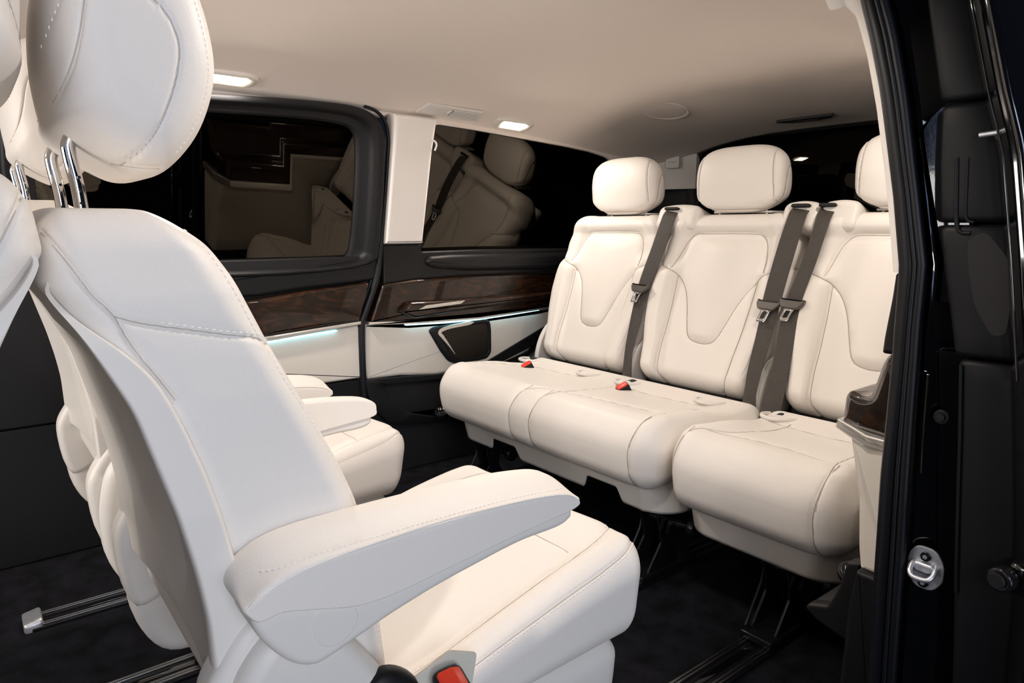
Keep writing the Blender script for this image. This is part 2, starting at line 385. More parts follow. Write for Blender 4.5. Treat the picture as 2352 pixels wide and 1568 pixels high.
def disc(name, c, axis, rad, th, m, parent=None, seg=32, bev=0.002):
    ax = Vector(axis).normalized(); u = ax.orthogonal().normalized(); v = ax.cross(u); c = Vector(c)
    return rslab(name, [(rad * math.cos(a / seg * 2 * math.pi), rad * math.sin(a / seg * 2 * math.pi)) for a in range(seg)], 0, th, bev,
                 lambda p, t: c + u * p[0] + v * p[1] + ax * t, m, parent, 3)
def text(name, s, size, loc, rot, m, parent=None, ext=0.0002):
    cu = bpy.data.curves.new(name, 'FONT'); cu.body = s; cu.size = size; cu.extrude = ext; cu.align_x = 'CENTER'; cu.align_y = 'CENTER'
    tmp = bpy.data.objects.new(name, cu); COL.objects.link(tmp); bpy.context.view_layer.update()
    me = bpy.data.meshes.new_from_object(tmp.evaluated_get(bpy.context.evaluated_depsgraph_get())); bpy.data.objects.remove(tmp); bpy.data.curves.remove(cu)
    me.materials.clear(); me.materials.append(M[m]); o = bpy.data.objects.new(name, me); COL.objects.link(o); o.matrix_basis = Matrix.Translation(loc) @ rot
    if parent: o.parent = parent
    return o
def copy_tree(o, parent=None):
    c = o.copy(); COL.objects.link(c)
    if parent: c.parent = parent
    for ch in list(o.children): copy_tree(ch, c)
    return c

# far wall surface: X as a function of height (tumblehome above the waist)
def WX(z): return -2.2 + (0.1 * (z - .80) / .45 if z > .80 else 0.0)
def onwall(p, t): return (WX(p[1]) + t, p[0], p[1])

# ================================================================== SETTING
# floor
def gridobj(name, xs, ys, zf, m, parent=None):
    V = []; F = []
    for i, x in enumerate(xs):
        for j, y in enumerate(ys): V.append((x, y, zf(x, y)))
    n = len(ys)
    for i in range(len(xs) - 1):
        for j in range(n - 1): F.append([i * n + j, (i + 1) * n + j, (i + 1) * n + j + 1, i * n + j + 1])
    return mesh_obj(name, V, F, m, parent)
fl = box('floor', (-2.28, -1.6, -0.04), (-0.44, 2.75, 0.0), 'carpet', None, 0); props(fl, kind='structure')

# headliner: domed cloth, rolling down at the sides and at the tailgate
def zc(y): return float(np.interp(y, [-1.6, .6, 1.7, 2.05, 2.35, 2.62], [1.345, 1.365, 1.355, 1.335, 1.295, 1.268]))
def ceil_z(x, y):
    s = (x + 1.32) / .80; top = zc(y)
    zl = float(np.interp(y, [-1.6, .2, .6, 1.3, 1.75, 2.2, 2.62], [1.22, 1.25, 1.262, 1.255, 1.232, 1.195, 1.16]))
    zr = 1.235
    if s < 0: return top - (top - zl) * abs(s) ** 3.2
    return top - (top - zr) * abs(s) ** 3.2
xs = np.concatenate([np.linspace(-2.13, -1.7, 40), np.linspace(-1.68, -.9, 20), np.linspace(-.88, -.50, 24)])
ys = np.linspace(-1.6, 2.62, 120)
cl = gridobj('ceiling', xs, ys, ceil_z, 'cloth'); props(cl, kind='structure')
so = cl.modifiers.new('s', 'SOLIDIFY'); so.thickness = 0.012; so.offset = 1
rf = box('roof', (-2.3, -1.7, 1.42), (-0.34, 2.8, 1.45), 'gloss', None, 0.01); props(rf, kind='structure')

# far wall outer skin (dark body behind the trim)
wl = empty('wall_left', (0, 0, 0), kind='structure')
rslab('body_shell', [(-1.6, 0.0), (2.75, 0.0), (2.75, 0.80), (1.34, .80), (1.34, .80), (-1.6, .80)], -.04, 0.0, 0.001, onwall, 'blackmatte', wl, 1)
rslab('lower_kick_panel', [(-1.6, 0.0), (1.06, 0.0), (1.06, 0.375), (-1.6, .375)], 0.0, 0.018, 0.006, onwall, 'black', wl, 3)
# front door / B pillar region, far side, left of the sliding door window
rslab('front_pillar_trim', [(-0.05, .80), (0.13, .80), (0.13, 1.262), (-0.05, 1.262)], 0.0, .03, .01, onwall, 'black', wl, 4)
rslab('window_pane_front', [(-1.5, .80), (-0.05, .80), (-0.05, 1.255), (-1.5, 1.255)], 0.0, .004, .001, onwall, 'glass', wl, 1)
rslab('front_door_trim', [(-1.6, .376), (0.27, .376), (0.27, .80), (-1.6, .80)], 0.0, .02, .006, onwall, 'black', wl, 3)

# --- sliding door on the far side (door_1)
d1 = empty('door_1', (0, 0, 0), kind='structure')
def P_(f, t0, t1): return f
def bands(name, poly, r, t1, m, parent, rr=None, t0=0.0, seg=4, sharp=None):
    return rslab(name, roundpoly(poly, rr if rr is not None else 0.004), t0, t1, r, onwall, m, parent, seg, False, sharp)
bands('sill_trim', [(0.24, .684), (.726, .686), (.867, .70), (1.10, .716), (1.132, .722), (1.138, .80), (0.24, .80)], .012, .026, 'black', d1)
bands('wood_trim', [(0.28, .668), (.726, .679), (.867, .694), (1.087, .712), (1.097, .705), (1.054, .579), (.913, .571), (.76, .559), (0.28, .535)], .014, .036, 'wood', d1, seg=6)
bands('silver_strip', [(0.28, .536), (.758, .560), (1.057, .580), (1.056, .569), (.764, .545), (0.28, .522)], .004, .040, 'silver', d1, .001)
bands('door_panel', [(0.28, .522), (.768, .546), (1.056, .569), (1.058, .56), (1.055, .379), (.883, .378), (0.28, .376)], .012, .026, 'panel', d1)
bands('led_strip', [(0.35, .523), (.764, .5445), (.97, .556), (.97, .5535), (.764, .5405), (0.35, .519)], .0006, .0375, 'led', d1, .0005, t0=.02)
rslab('door_pull', roundpoly([(.50, .43), (.66, .44), (.69, .47), (.52, .47)], .01), .02, .045, .008, onwall, 'panel', d1)
# window frame + glass of the sliding door
win1 = empty('window_1', (0, 0, 0), kind='structure')
g_in = [(.17, .792), (.17, 1.18), (.21, 1.205), (.45, 1.212), (.568, 1.214), (.736, 1.22), (.868, 1.223), (.981, 1.219), (1.021, 1.205), (1.039, 1.163), (1.043, .999), (1.040, .842), (1.026, .798), (.974, .785), (.689, .786), (.3, .786)]
g_out = [(.10, .80), (.10, 1.20), (.15, 1.244), (.45, 1.252), (.563, 1.258), (.68, 1.265), (.858, 1.272), (.998, 1.273), (1.066, 1.261), (1.108, 1.232), (1.129, 1.188), (1.134, 1.127), (1.139, 1.015), (1.138, .841), (1.138, .76), (.6, .74)]
def resample(P, n):
    P = np.vstack([P, P[:1]]); s = np.concatenate([[0], np.cumsum(np.linalg.norm(np.diff(P, axis=0), axis=1))]); u = np.linspace(0, s[-1], n, endpoint=False)
    return np.stack([np.interp(u, s, P[:, 0]), np.interp(u, s, P[:, 1])], 1)
def by_angle(P, n, c, asp=1.0):
    """resample a star-shaped loop by angle about c so two loops pair up"""
    Q = resample(P, 3000) - c; a = np.arctan2(Q[:, 1] * asp, Q[:, 0]); o_ = np.argsort(a); A = a[o_]; R = Q[o_]
    t = np.linspace(-math.pi, math.pi, n, endpoint=False); X = np.interp(t, A, R[:, 0], period=2 * math.pi); Y = np.interp(t, A, R[:, 1], period=2 * math.pi)
    return np.stack([X, Y], 1) + c
def ringstrip(name, outer, inner, prof, to3, m, parent, n=360, c=None, asp=1.0):
    c = np.array(c) if c is not None else np.mean(inner, axis=0)
    O = by_angle(np.array(outer), n, c, asp); I = by_angle(np.array(inner), n, c, asp); secs = []
    V = []; F = []
    for s, t in prof:
        V += [to3(O[i] * (1 - s) + I[i] * s, t) for i in range(n)]
    for k in range(len(prof) - 1):
        for i in range(n): F.append([k * n + i, k * n + (i + 1) % n, (k + 1) * n + (i + 1) % n, (k + 1) * n + i])
    o = mesh_obj(name, V, F, m, parent); return sharpen(o, 45)
gi = chaikin(g_in, 2); go = chaikin(g_out, 2)
ringstrip('window_frame', go, gi, [(0, 0), (0, .028), (.04, .036), (.12, .042), (.25, .043), (.40, .039), (.5, .032), (.55, .022), (.62, .018), (.85, .016), (.95, .013), (1.0, .004), (1.0, -.01)], onwall, 'black', win1, 420, (.61, 1.0), 2.2)
rslab('window_pane', gi, -.008, .001, .001, onwall, 'glass', win1, 1)

# --- fixed rear side panel on the far side, all fixed to wall_left
bands('waist_trim', [(1.149, .838), (1.305, .838), (1.31, .812), (1.567, .814), (2.09, .808), (2.45, .815), (2.50, .69), (2.104, .691), (1.786, .710), (1.487, .714), (1.278, .709), (1.152, .70)], .012, .03, 'black', wl, [.006] * 12, seg=5)
bands('waist_ledge', [(1.315, .776), (1.33, .795), (1.42, .799), (2.3, .790), (2.42, .76), (2.42, .722), (2.0, .722), (1.5, .735), (1.36, .748), (1.325, .76)], .020, .048, 'black', wl, .014, t0=.02, seg=6)
w2 = bands('wood_trim', [(1.147, .703), (1.272, .713), (1.48, .718), (1.778, .714), (2.017, .695), (2.4, .672), (2.4, .575), (1.994, .570), (1.92, .572), (1.56, .556), (1.287, .562), (1.095, .572)], .014, .036, 'wood', wl, [.012, 0, 0, 0, 0, 0, 0, 0, 0, 0, 0, .004], seg=6)
rslab('armrest_ledge', roundpoly([(1.20, .600), (1.26, .575), (1.40, .585), (2.0, .610), (2.3, .615), (2.3, .634), (2.0, .632), (1.40, .632), (1.235, .636)], .01), .03, .066, .014, onwall, 'wood', w2, 6)
rslab('pull_slot', roundpoly([(1.27, .607), (1.45, .616), (1.47, .627), (1.30, .620)], .003), .064, .0695, .001, onwall, 'silver', w2, 2)
bands('silver_strip', [(1.089, .574), (1.284, .563), (1.556, .5585), (1.989, .577), (2.3, .588), (2.3, .575), (1.989, .564), (1.56, .547), (1.284, .552), (1.086, .564)], .004, .042, 'silver', wl, .001)
bands('led_strip', [(1.232, .5530), (1.40, .5480), (1.56, .5475), (1.70, .5525), (1.86, .5595), (1.86, .5575), (1.70, .5490), (1.56, .5435), (1.40, .5435), (1.232, .5500)], .0006, .0395, 'led', wl, .0005, t0=.02)
bands('side_panel', [(1.078, .567), (1.253, .552), (1.56, .545), (1.86, .555), (1.98, .56), (1.98, .52), (1.935, .48), (1.877, .431), (1.818, .391), (1.737, .359), (1.625, .347), (1.418, .350), (1.36, .348), (1.212, .366), (1.082, .369), (1.070, .40)], .014, .026, 'panel', wl, [.006] * 16, seg=5)
# lower black moulding with the open tray
tray_o = roundpoly([(1.064, .374), (1.22, .364), (1.42, .349), (1.62, .346), (1.74, .358), (1.82, .39), (1.98, .52), (2.4, .56), (2.4, .12), (1.50, .145), (1.19, .186), (1.155, .20), (1.084, .279)], .012)
tray_i = roundpoly([(1.143, .345), (1.30, .335), (1.50, .330), (1.56, .30), (1.53, .24), (1.443, .200), (1.353, .192), (1.235, .228), (1.160, .300)], .03)
ringstrip('lower_moulding', tray_o, tray_i, [(0, 0), (0, .024), (.03, .032), (.1, .034), (.9, .034), (.97, .030), (1.0, .02), (1.0, -.07)], onwall, 'black', wl, 400, (1.34, .275), 1.4)
rslab('tray_back', tray_i, -.075, -.07, .001, onwall, 'blackmatte', wl, 1)
rslab('tray_shelf', roundpoly([(1.235, .20), (1.353, .175), (1.50, .19), (1.53, .215), (1.43, .206), (1.353, .196), (1.235, .228)], .004), -.07, .03, .004, onwall, 'black', wl, 2)
bands('rear_wheel_cover', [(1.60, .33), (1.75, .345), (1.84, .39), (1.96, .50), (2.05, .54), (2.4, .56), (2.4, .0), (1.60, .0)], .03, .075, 'black', wl, .02)
# C pillar (cream) between the two windows
rslab('pillar_trim', roundpoly([(1.150, 1.262), (1.150, .84), (1.303, .84), (1.308, 1.15), (1.316, 1.262)], [0, .008, .008, 0, 0]), -.01, .045, .02, onwall, 'pillar', wl, 7, False)
# roof edge trim over the windows
rslab('roof_rail_trim', [(-1.6, 1.30), (-1.6, 1.235), (.15, 1.244), (.45, 1.252), (.68, 1.265), (.998, 1.273), (1.066, 1.265), (1.12, 1.25), (1.15, 1.262), (1.29, 1.255), (1.292, 1.19), (1.302, 1.19), (1.307, 1.222), (1.32, 1.240), (1.345, 1.2475), (1.517, 1.241), (1.722, 1.229), (1.95, 1.216), (2.074, 1.206), (2.186, 1.19), (2.30, 1.14), (2.35, 1.04), (2.62, 1.04), (2.62, 1.25), (2.2, 1.30)], -.02, .004, .003, onwall, 'cloth', wl, 2)
# rear quarter window
win2 = empty('window_2', (0, 0, 0), kind='structure')
q_in = [(1.300, .80), (1.300, 1.20), (1.309, 1.235), (1.33, 1.247), (1.517, 1.239), (1.722, 1.227), (1.95, 1.214), (2.074, 1.204), (2.176, 1.188), (2.24, 1.16), (2.279, 1.11), (2.36, .80)]
rslab('window_pane', q_in, -.012, -.004, .001, onwall, 'glass', win2, 1)
# rubber seal gap between sliding door and panel
sg = [(1.05, 1.274), (1.095, 1.262), (1.128, 1.232), (1.143, 1.18), (1.146, 1.10), (1.147, 1.015), (1.144, .841), (1.128, .722), (1.082, .61), (1.066, .565), (1.064, .40), (1.070, .235), (1.08, .0)]
t1_ = empty('trim_1', (0, 0, 0), kind='structure')
tube('door_seal', [onwall(p, .024 if p[1] > .9 else .022) for p in sg], [.005, .005, .006, .006, .006, .007, .011, .013, .013, .013, .013, .013, .013], 'rubber', t1_, 12, 8)
tube('door_seal_lip', [onwall((p[0] - .012, p[1]), .012) for p in sg[6:]], .006, 'rubber', t1_, 8, 8)

# --- rear wall: tailgate
wr = empty('wall_rear', (0, 0, 0), kind='structure')
def onrear(p, t): return (p[0], 2.62 - t, p[1])
rw_o = [(-2.2, .0), (-2.2, 1.30), (-.4, 1.30), (-.4, .0)]
box('tailgate_trim', (-2.25, 2.62, 0), (-.38, 2.66, .80), 'blackmatte', wr, 0)
box('tailgate_header', (-2.25, 2.62, 1.262), (-.38, 2.66, 1.34), 'blackmatte', wr, 0)
for xa_, xb_ in ((-2.25, -1.99), (-.65, -.38)): box('tailgate_side_trim', (xa_, 2.60, .79), (xb_, 2.66, 1.28), 'blackmatte', wr, .004)
win3 = empty('window_3', (0, 0, 0), kind='structure')
rwi = roundpoly([(-1.93, .84), (-1.975, 1.13), (-1.95, 1.235), (-1.84, 1.258), (-1.32, 1.266), (-.80, 1.258), (-.69, 1.235), (-.665, 1.13), (-.71, .84)], .06)
rwo = roundpoly([(-2.0, .79), (-2.02, 1.28), (-.62, 1.28), (-.64, .79)], .05)
ringstrip('window_frame', rwo, rwi, [(0, 0), (0, .02), (.3, .026), (.8, .02), (1, .0)], onrear, 'blackmatte', win3, 300, (-1.32, 1.03), 1.5)
rslab('window_pane', rwi, -.01, 0.0, .001, onrear, 'glass2', win3, 1)
# D pillar trim, far side, turned toward the cabin
dp = sweep('pillar_trim', [[(x_, y_, z_) for x_, y_ in ((-2.18, 2.34), (-2.135, 2.46), (-2.06, 2.545), (-1.96, 2.598), (-1.96, 2.64), (-2.24, 2.64))] for z_ in (1.066, 1.08, 1.23, 1.30)], 'graycream', wr, deg=60)
al = empty('airbag_emblem', (-2.045, 2.545, 1.182), 'small square airbag badge moulded into grey rear pillar trim', 'airbag cover')
nrm = Vector((0.085 + .0, -.085 - .0, 0)); ex = Vector((.100, .053, 0)).normalized(); nn_ = Vector((ex.y, -ex.x, 0))
AB = Matrix(((ex.x, 0, nn_.x, 0), (ex.y, 0, nn_.y, 0), (0, 1, 0, 0), (0, 0, 0, 1)))
rslab('badge', roundpoly([(-.03, -.026), (.03, -.026), (.03, .026), (-.03, .026)], .009), .012, .021, .002, lambda p, t: ex * p[0] + nn_ * t + Vector((0, 0, p[1])), 'graycream', al, 3)
text('lettering', 'AIRBAG', .011, nn_ * .0213, AB, 'greyprint', al)

# ------------------------------------------------------------------ near side: pillar, seals, open sliding door
def lerp_z(tab, z): return float(np.interp(z, [a[1] for a in sorted(tab, key=lambda q: q[1])], [a[0] for a in sorted(tab, key=lambda q: q[1])]))
trim_l = [(-.565, 1.26), (-.547, 1.225), (-.519, 1.195), (-.499, 1.138), (-.480, 1.064), (-.461, .973), (-.450, .912), (-.438, .836)]
trim_r = [(-.525, 1.28), (-.508, 1.225), (-.488, 1.162), (-.468, 1.095), (-.450, 1.013), (-.435, .941), (-.420, .837), (-.418, .72), (-.421, .60), (-.423, .549), (-.420, .386), (-.411, .214), (-.405, 0)]
seal_r = [(-.480, 1.28), (-.463, 1.201), (-.447, 1.154), (-.426, 1.067), (-.409, .979), (-.387, .869), (-.383, .854), (-.384, .764), (-.381, .639), (-.374, .445), (-.372, .353), (-.370, .237), (-.366, 0)]
door_l = [(-.425, 1.30), (-.410, 1.185), (-.380, 1.048), (-.376, .976), (-.367, .891), (-.360, .855), (-.346, .787), (-.334, .728), (-.326, .63), (-.322, .570), (-.316, .487), (-.301, .285), (-.292, 0)]
door_r = [(-.400, 1.30), (-.374, 1.173), (-.342, 1.051), (-.322, .985), (-.301, .858), (-.278, .700), (-.261, .548), (-.251, .424), (-.24, 0)]
zs = np.linspace(1.275, 0.0, 70)
cp = empty('wall_right', (0, 0, 0), kind='structure')
secs = []
for z in np.linspace(1.25, .836, 40):
    a, b = lerp_z(trim_l, z), lerp_z(trim_r, z) + .002
    secs.append([(a + .006, 1.30, z), (a, 1.05, z), (a + .002, 1.038, z), (a + .010, 1.031, z), (b - .004, 1.029, z), (b, 1.036, z), (b, 1.30, z)])
sweep('pillar_trim', secs, 'pillar', cp, deg=60)
# cream edging continues forward along the roof opening
tube('roof_edge_trim', [(-.545, 1.05, 1.225), (-.548, 1.02, 1.250), (-.552, .95, 1.262), (-.555, .6, 1.268), (-.555, -.4, 1.268), (-.55, -1.0, 1.26)], .02, 'pillar', cp, 14, 6)
# near upper side wall behind the pillar: quarter window frame and lower trim, closes the cabin
def nearx(z): return lerp_z(trim_r, z) if z < .84 else lerp_z(trim_r, z) + .02
rslab('upper_side_trim', [(1.10, .84), (2.62, .80), (2.62, 1.28), (1.10, 1.28)], 0, .02, .002, lambda p, t: (nearx(p[1]) + t, p[0], p[1]), 'blackmatte', cp, 1)
rslab('waist_trim', roundpoly([(-.437, .835), (-.439, .80), (-.445, .74), (-.446, .716), (-.40, .716), (-.40, .835)], .006), 1.045, 2.55, .008, lambda p, t: (p[0], t, p[1]), 'black', cp, 4)
def swing(p, t):
    k = 1 + max(0, -.44 - p[0]) * 1.3; return (p[0] * k, t * k, .9 + (p[1] - .9) * k)
# glossy wood end with reflecting shoulder
wd = rslab('wood_trim', roundpoly([(-.432, .716), (-.445, .712), (-.452, .695), (-.464, .645), (-.478, .642), (-.494, .650), (-.502, .640), (-.503, .600), (-.480, .590), (-.40, .582), (-.40, .716)], [.004, .008, .006, .012, .006, .006, .008, .004, .003, 0, 0]), 1.06, 2.5, .012, swing, 'wood', cp, 6)
sv = rslab('silver_strip', roundpoly([(-.507, .603), (-.510, .588), (-.488, .578), (-.466, .568), (-.40, .566), (-.40, .584), (-.462, .586), (-.482, .594)], .002), 1.055, 2.5, .003, swing, 'silver', cp, 3)
rslab('side_panel', roundpoly([(-.492, .592), (-.470, .580), (-.40, .565), (-.40, .366), (-.458, .366), (-.464, .40), (-.470, .48)], .008), 1.062, 2.4, .012, swing, 'panel', cp, 5)
rslab('lower_moulding', roundpoly([(-.462, .364), (-.40, .364), (-.40, .0), (-.47, .0), (-.475, .12), (-.47, .30)], .006), 1.06, 2.4, .01, lambda p, t: (p[0], t, p[1]), 'black', cp, 4)
# tray ledge with its socket, low beside the single seat
rslab('tray_lip', roundpoly([(-.47, .21), (-.535, .225), (-.56, .240), (-.555, .250), (-.52, .262), (-.505, .30), (-.495, .352), (-.47, .36)], .006), 1.10, 1.13, .006, lambda p, t: (p[0], t, p[1]), 'black', cp, 4)
rslab('tray_lip', roundpoly([(-.47, .21), (-.555, .240), (-.555, .250), (-.47, .235)], .004), 1.13, 1.40, .003, lambda p, t: (p[0], t, p[1]), 'black', cp, 3)

# rubber double seal around the door opening
t2_ = empty('trim_2', (0, 0, 0), kind='structure')
def sealpath(f, y):
    pts = [(lerp_z(trim_r, z) * (1 - f) + lerp_z(seal_r, z) * f, y, z) for z in zs[::-1]]
    x0 = pts[-1][0]; return pts + [(x0 - .004, y - .03, 1.30), (x0 - .006, y - .12, 1.315), (x0 - .006, y - .5, 1.32), (x0 - .006, y - 1.6, 1.32)]
tube('door_seal', sealpath(.36, 1.020), .0135, 'rubber', t2_, 18)
tube('door_seal_lip', sealpath(.84, 1.012), .0072, 'rubber', t2_, 14)
tube('door_seal_piping', sealpath(.67, 1.006), .0030, 'rubber', t2_, 8)

# glossy door jamb behind the seals
box('body_side', (-.392, 1.17, .0), (-.384, 2.80, 1.42), 'gloss', cp, .002)
jb = empty('trim_3', (0, 0, 0), kind='structure')
secs = []
for z in zs:
    a, c = lerp_z(seal_r, z) - .012, lerp_z(door_l, z) + .09
    secs.append([(a, 1.10, z), (a, 1.040, z), (a + .012, 1.034, z), (a + .018, 1.037, z), (c - .08, 1.075, z), (c, 1.13, z), (c, 1.16, z)])
sweep('door_jamb', secs, 'gloss', jb, deg=35)
tube('jamb_flange', [(lerp_z(seal_r, z) + .010, 1.024, z) for z in np.linspace(.70, .56, 12)], .0022, 'gloss', jb, 8)
secs = []
for z in np.linspace(1.085, .80, 20):
    c = lerp_z(door_l, z) + .02; a = min(lerp_z(seal_r, z) + .014 + .05 * float(sstep(1.02, 1.09, z)), c - .001)
    ya, yc = 1.030 + (a + .37) * .53, 1.030 + (c + .37) * .53; secs.append([(a, ya, z), (c, yc, z), (c, yc + .006, z), (a, ya + .006, z)])
sweep('quarter_glass', secs, 'wetgloss', jb, deg=30)
bt = disc('jamb_bolt', (-.353, 1.033, .643), (0, -1, 0), .0105, .005, 'black', None, 24)
props(bt, 'round black bolt head on the glossy door jamb', 'bolt')
disc('bolt_washer', (-.353, 1.028, .643), (0, -1, 0), .006, .003, 'blackmetal', bt, 6, .0005)

# striker plate
st = empty('door_striker', (-.352, 1.028, .424), 'silver metal door striker with U-shaped loop on black door jamb', 'door striker')
pl = roundpoly([(-.012, .031), (.010, .031), (.021, .012), (.021, -.014), (.010, -.031), (-.010, -.031), (-.020, -.012), (-.020, .014)], .008)
rslab('plate', pl, 0, .004, .001, lambda p, t: (p[0] * 1.14, -t, p[1]), 'steel', st, 2)
for zz in (.018, -.021):
    s_ = disc('screw', (.0, -.004, zz), (0, -1, 0), .0068, .0035, 'blackmetal', st, 24, .001)
    disc('screw_socket', (.0, -.0075, zz), (0, -1, 0), .0032, .0012, 'steel', s_, 6, .0003)
tube('loop', [(-.012, -.002, .007), (-.0145, -.010, .004), (-.014, -.018, -.003), (-.009, -.023, -.008), (.0, -.024, -.009), (.010, -.023, -.008), (.015, -.018, -.003), (.0155, -.010, .004), (.013, -.002, .007)], .0036, 'steel', st, 12, 5)
rslab('loop_web', roundpoly([(-.013, .010), (.013, .010), (.015, .0), (.010, -.006), (-.009, -.006), (-.015, .0)], .004), .002, .013, .004, lambda p, t: (p[0], -t, p[1]), 'steel', st, 3)

# open sliding door on the near side, slid back along the body: inner trim edge
d2 = empty('door_2', (0, 0, 0), kind='structure')
def door_part(name, z0, z1, m, y0=.995, dx=0.0, rnd=.012):
    secs = []
    zz = np.concatenate([[z1, z1 - .001, z1 - .004], np.linspace(z1 - .008, z0 + .008, max(6, int((z1 - z0) / .02))), [z0 + .004, z0 + .001, z0]])
    for z in zz:
        k = min(1, min(z1 - z, z - z0) / .008); ins = (1 - math.sqrt(max(0, 1 - (1 - k) ** 2))) * .008
        a, b = lerp_z(door_l, z) + dx, lerp_z(door_r, z) + .020; r_ = rnd
        secs.append([(a + ins, 2.0, z)] + [(a + r_ - r_ * math.cos(q) + ins, y0 + r_ - r_ * math.sin(q) + ins, z) for q in np.linspace(0, math.pi / 2, 6)] + [(b - .004, y0 + ins, z), (b, y0 + .004 + ins, z), (b, 2.0, z)])
    return sweep(name, secs, m, d2, deg=50)
door_part('upper_door_trim', 1.055, 1.30, 'doorblack')
door_part('mid_door_trim', .905, 1.052, 'doorblack')
door_part('window_door_trim', .735, .902, 'doorblack')
door_part('lower_door_trim', 0.02, .732, 'doorblack', dx=.004)
tube('grip_rib', [(-.354, .9955, .985), (-.351, .9955, .95), (-.347, .9955, .905), (-.341, .9955, .893), (-.330, .9955, .892)], .0028, 'doorblack', d2, 10, 6)
tube('grip_rib', [(-.342, .9955, .985), (-.340, .9955, .95), (-.337, .9955, .912), (-.328, .9955, .905)], .0022, 'doorblack', d2, 10, 6)
rslab('grip_pocket', roundpoly([(-.338, .885), (-.318, .895), (-.290, .86), (-.283, .80), (-.285, .768), (-.30, .765), (-.322, .80), (-.334, .85)], .012), 0, .0012, .0005, lambda p, t: (p[0] + .005, .9955 - t, p[1]), 'blackmatte', d2, 3)
tube('trim_seam_bead', [(lerp_z(door_l, z) + .009, .994, z) for z in np.linspace(.725, .42, 30)], .0022, 'doorblack', d2, 8)
# outer skin and flanges
secs = []
for z in zs:
    b = lerp_z(door_r, z)
    secs.append([(b + .015, 2.05, z), (b + .015, .990, z), (b + .022, .978, z), (b + .032, .966, z), (b + .038, .958, z), (b + .044, .958, z), (b + .049, .97, z), (b + .060, 1.05, z), (b + .075, 1.30, z), (b + .080, 2.05, z)])
sweep('outer_skin', secs, 'gloss', d2, deg=28)
tube('skin_flange', [(lerp_z(door_r, z) + .026, .966, z) for z in np.linspace(1.26, .72, 40)], .0016, 'gloss', d2, 8)
tube('skin_edge', [(lerp_z(door_r, z) + .048, .955, z) for z in zs], .006, 'gloss', d2, 12)
rl = empty('door_roller', (-.240, .962, .478), 'black cylindrical roller stud on the edge of the open sliding door', 'roller')
disc('roller_wheel', (0, 0, 0), (-.25, -1, 0), .015, .018, 'blackmetal', rl, 28, .003)
disc('roller_cap', (-.005, -.018, 0), (-.25, -1, 0), .010, .004, 'black', rl, 24, .001)
box('roller_bracket', (.0, -.0, -.02), (.03, .03, .02), 'gloss', rl, .006)
lk = empty('door_latch_pin', (-.315, .985, 1.008), 'short shiny latch pin on the open sliding door trim', 'latch')
tube('pin', [(-.010, -.010, 0), (.012, -.010, .0015)], .0032, 'steel', lk, 10)
disc('pin_base', (.012, 0, 0), (0, -1, 0), .009, .008, 'black', lk, 20)

# ================================================================== SEATS
def finish(o, seams, stitches=()):
    me = o.data; P = coords(me); Nn = normals(me); D = np.zeros(len(P))
    for s in seams:
        ax, sg, pl, dep, sig = s[:5]; wa, ws = (s[5], s[6]) if len(s) > 5 else (0, 1)
        oth = [i for i in range(3) if i != ax]; pl = np.array(pl)
        pad = 4 * max(sig, ws if wa else 0); lo = pl.min(0) - pad; hi = pl.max(0) + pad
        Q = P[:, oth]; msk = (Nn[:, ax] * sg > 0.02) & (Q >= lo).all(1) & (Q <= hi).all(1)
        if not msk.any(): continue
        d = seg_dist(Q[msk], pl); k = np.clip((Nn[msk, ax] * sg - .02) / .16, 0, 1)
        D[msk] = np.minimum(D[msk], -k * (dep * np.exp(-(d / sig) ** 2) + wa * np.exp(-(d / ws) ** 2)))
    me.vertices.foreach_set('co', (P + Nn * D[:, None]).ravel()); me.update()
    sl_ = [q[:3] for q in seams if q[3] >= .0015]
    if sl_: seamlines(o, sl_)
    for st in stitches: stitch(o, *st)
    return o
def blob(name, outline, hx, p, n, nt, m, parent, seams=(), stitches=(), c=None, taper=0.0):
    """super-ellipsoid cushion: side outline (y,z), half width hx across x"""
    O = resample(np.array(outline), nt); c = np.array(c) if c is not None else O.mean(0); V = []; F = []; zlo = O[:, 1].min(); zhi = O[:, 1].max()
    ph = np.linspace(0.02, math.pi - .02, n)
    for q in ph:
        cs = math.cos(q); x = hx * math.copysign(abs(cs) ** (2 / p), cs); s = math.sin(q) ** (2 / p)
        for a in O:
            b = c + (a - c) * s; V.append((x * (1 - taper * float(1.5 * sstep(zlo + .05, zlo, b[1]) + .25 * sstep(zhi - .05, zhi, b[1]))), b[0], b[1]))
    for k in range(n - 1):
        for i in range(nt): F.append([k * nt + i, k * nt + (i + 1) % nt, (k + 1) * nt + (i + 1) % nt, (k + 1) * nt + i])
    F.append(list(range(nt))[::-1]); F.append([(n - 1) * nt + i for i in range(nt)])
    o = mesh_obj(name, V, F, m, parent)
    return finish(o, seams, stitches)

# ---------------- captain's chair (faces +Y in its own frame, near side is +X)
def hwz(z): return np.interp(z, [.38, .5, .65, .75, .85, .92], [.232, .23, .226, .216, .202, .185])
def adj(pts):
    out = []
    for y, z in pts:
        k = (.85 - float(hwz(z))) / .66; out.append((y * k, .9 + (z - .9) * k))
    return out
c_front = adj([(.150, .925), (.161, .915), (.185, .892), (.206, .86), (.224, .818), (.239, .783), (.259, .741), (.284, .691), (.307, .643), (.325, .598), (.345, .50), (.355, .38)])
c_split = adj([(.050, .925), (.049, .88), (.050, .862), (.056, .845), (.066, .830), (.080, .815), (.098, .800), (.113, .785), (.129, .764), (.147, .72), (.163, .671), (.175, .62), (.183, .578), (.190, .525), (.20, .38)])
c_back = adj([(.052, .93), (.049, .88), (.047, .859), (.052, .842), (.068, .816), (.086, .777), (.103, .74), (.116, .69), (.130, .637), (.141, .582), (.149, .531), (.152, .44), (.155, .36)])
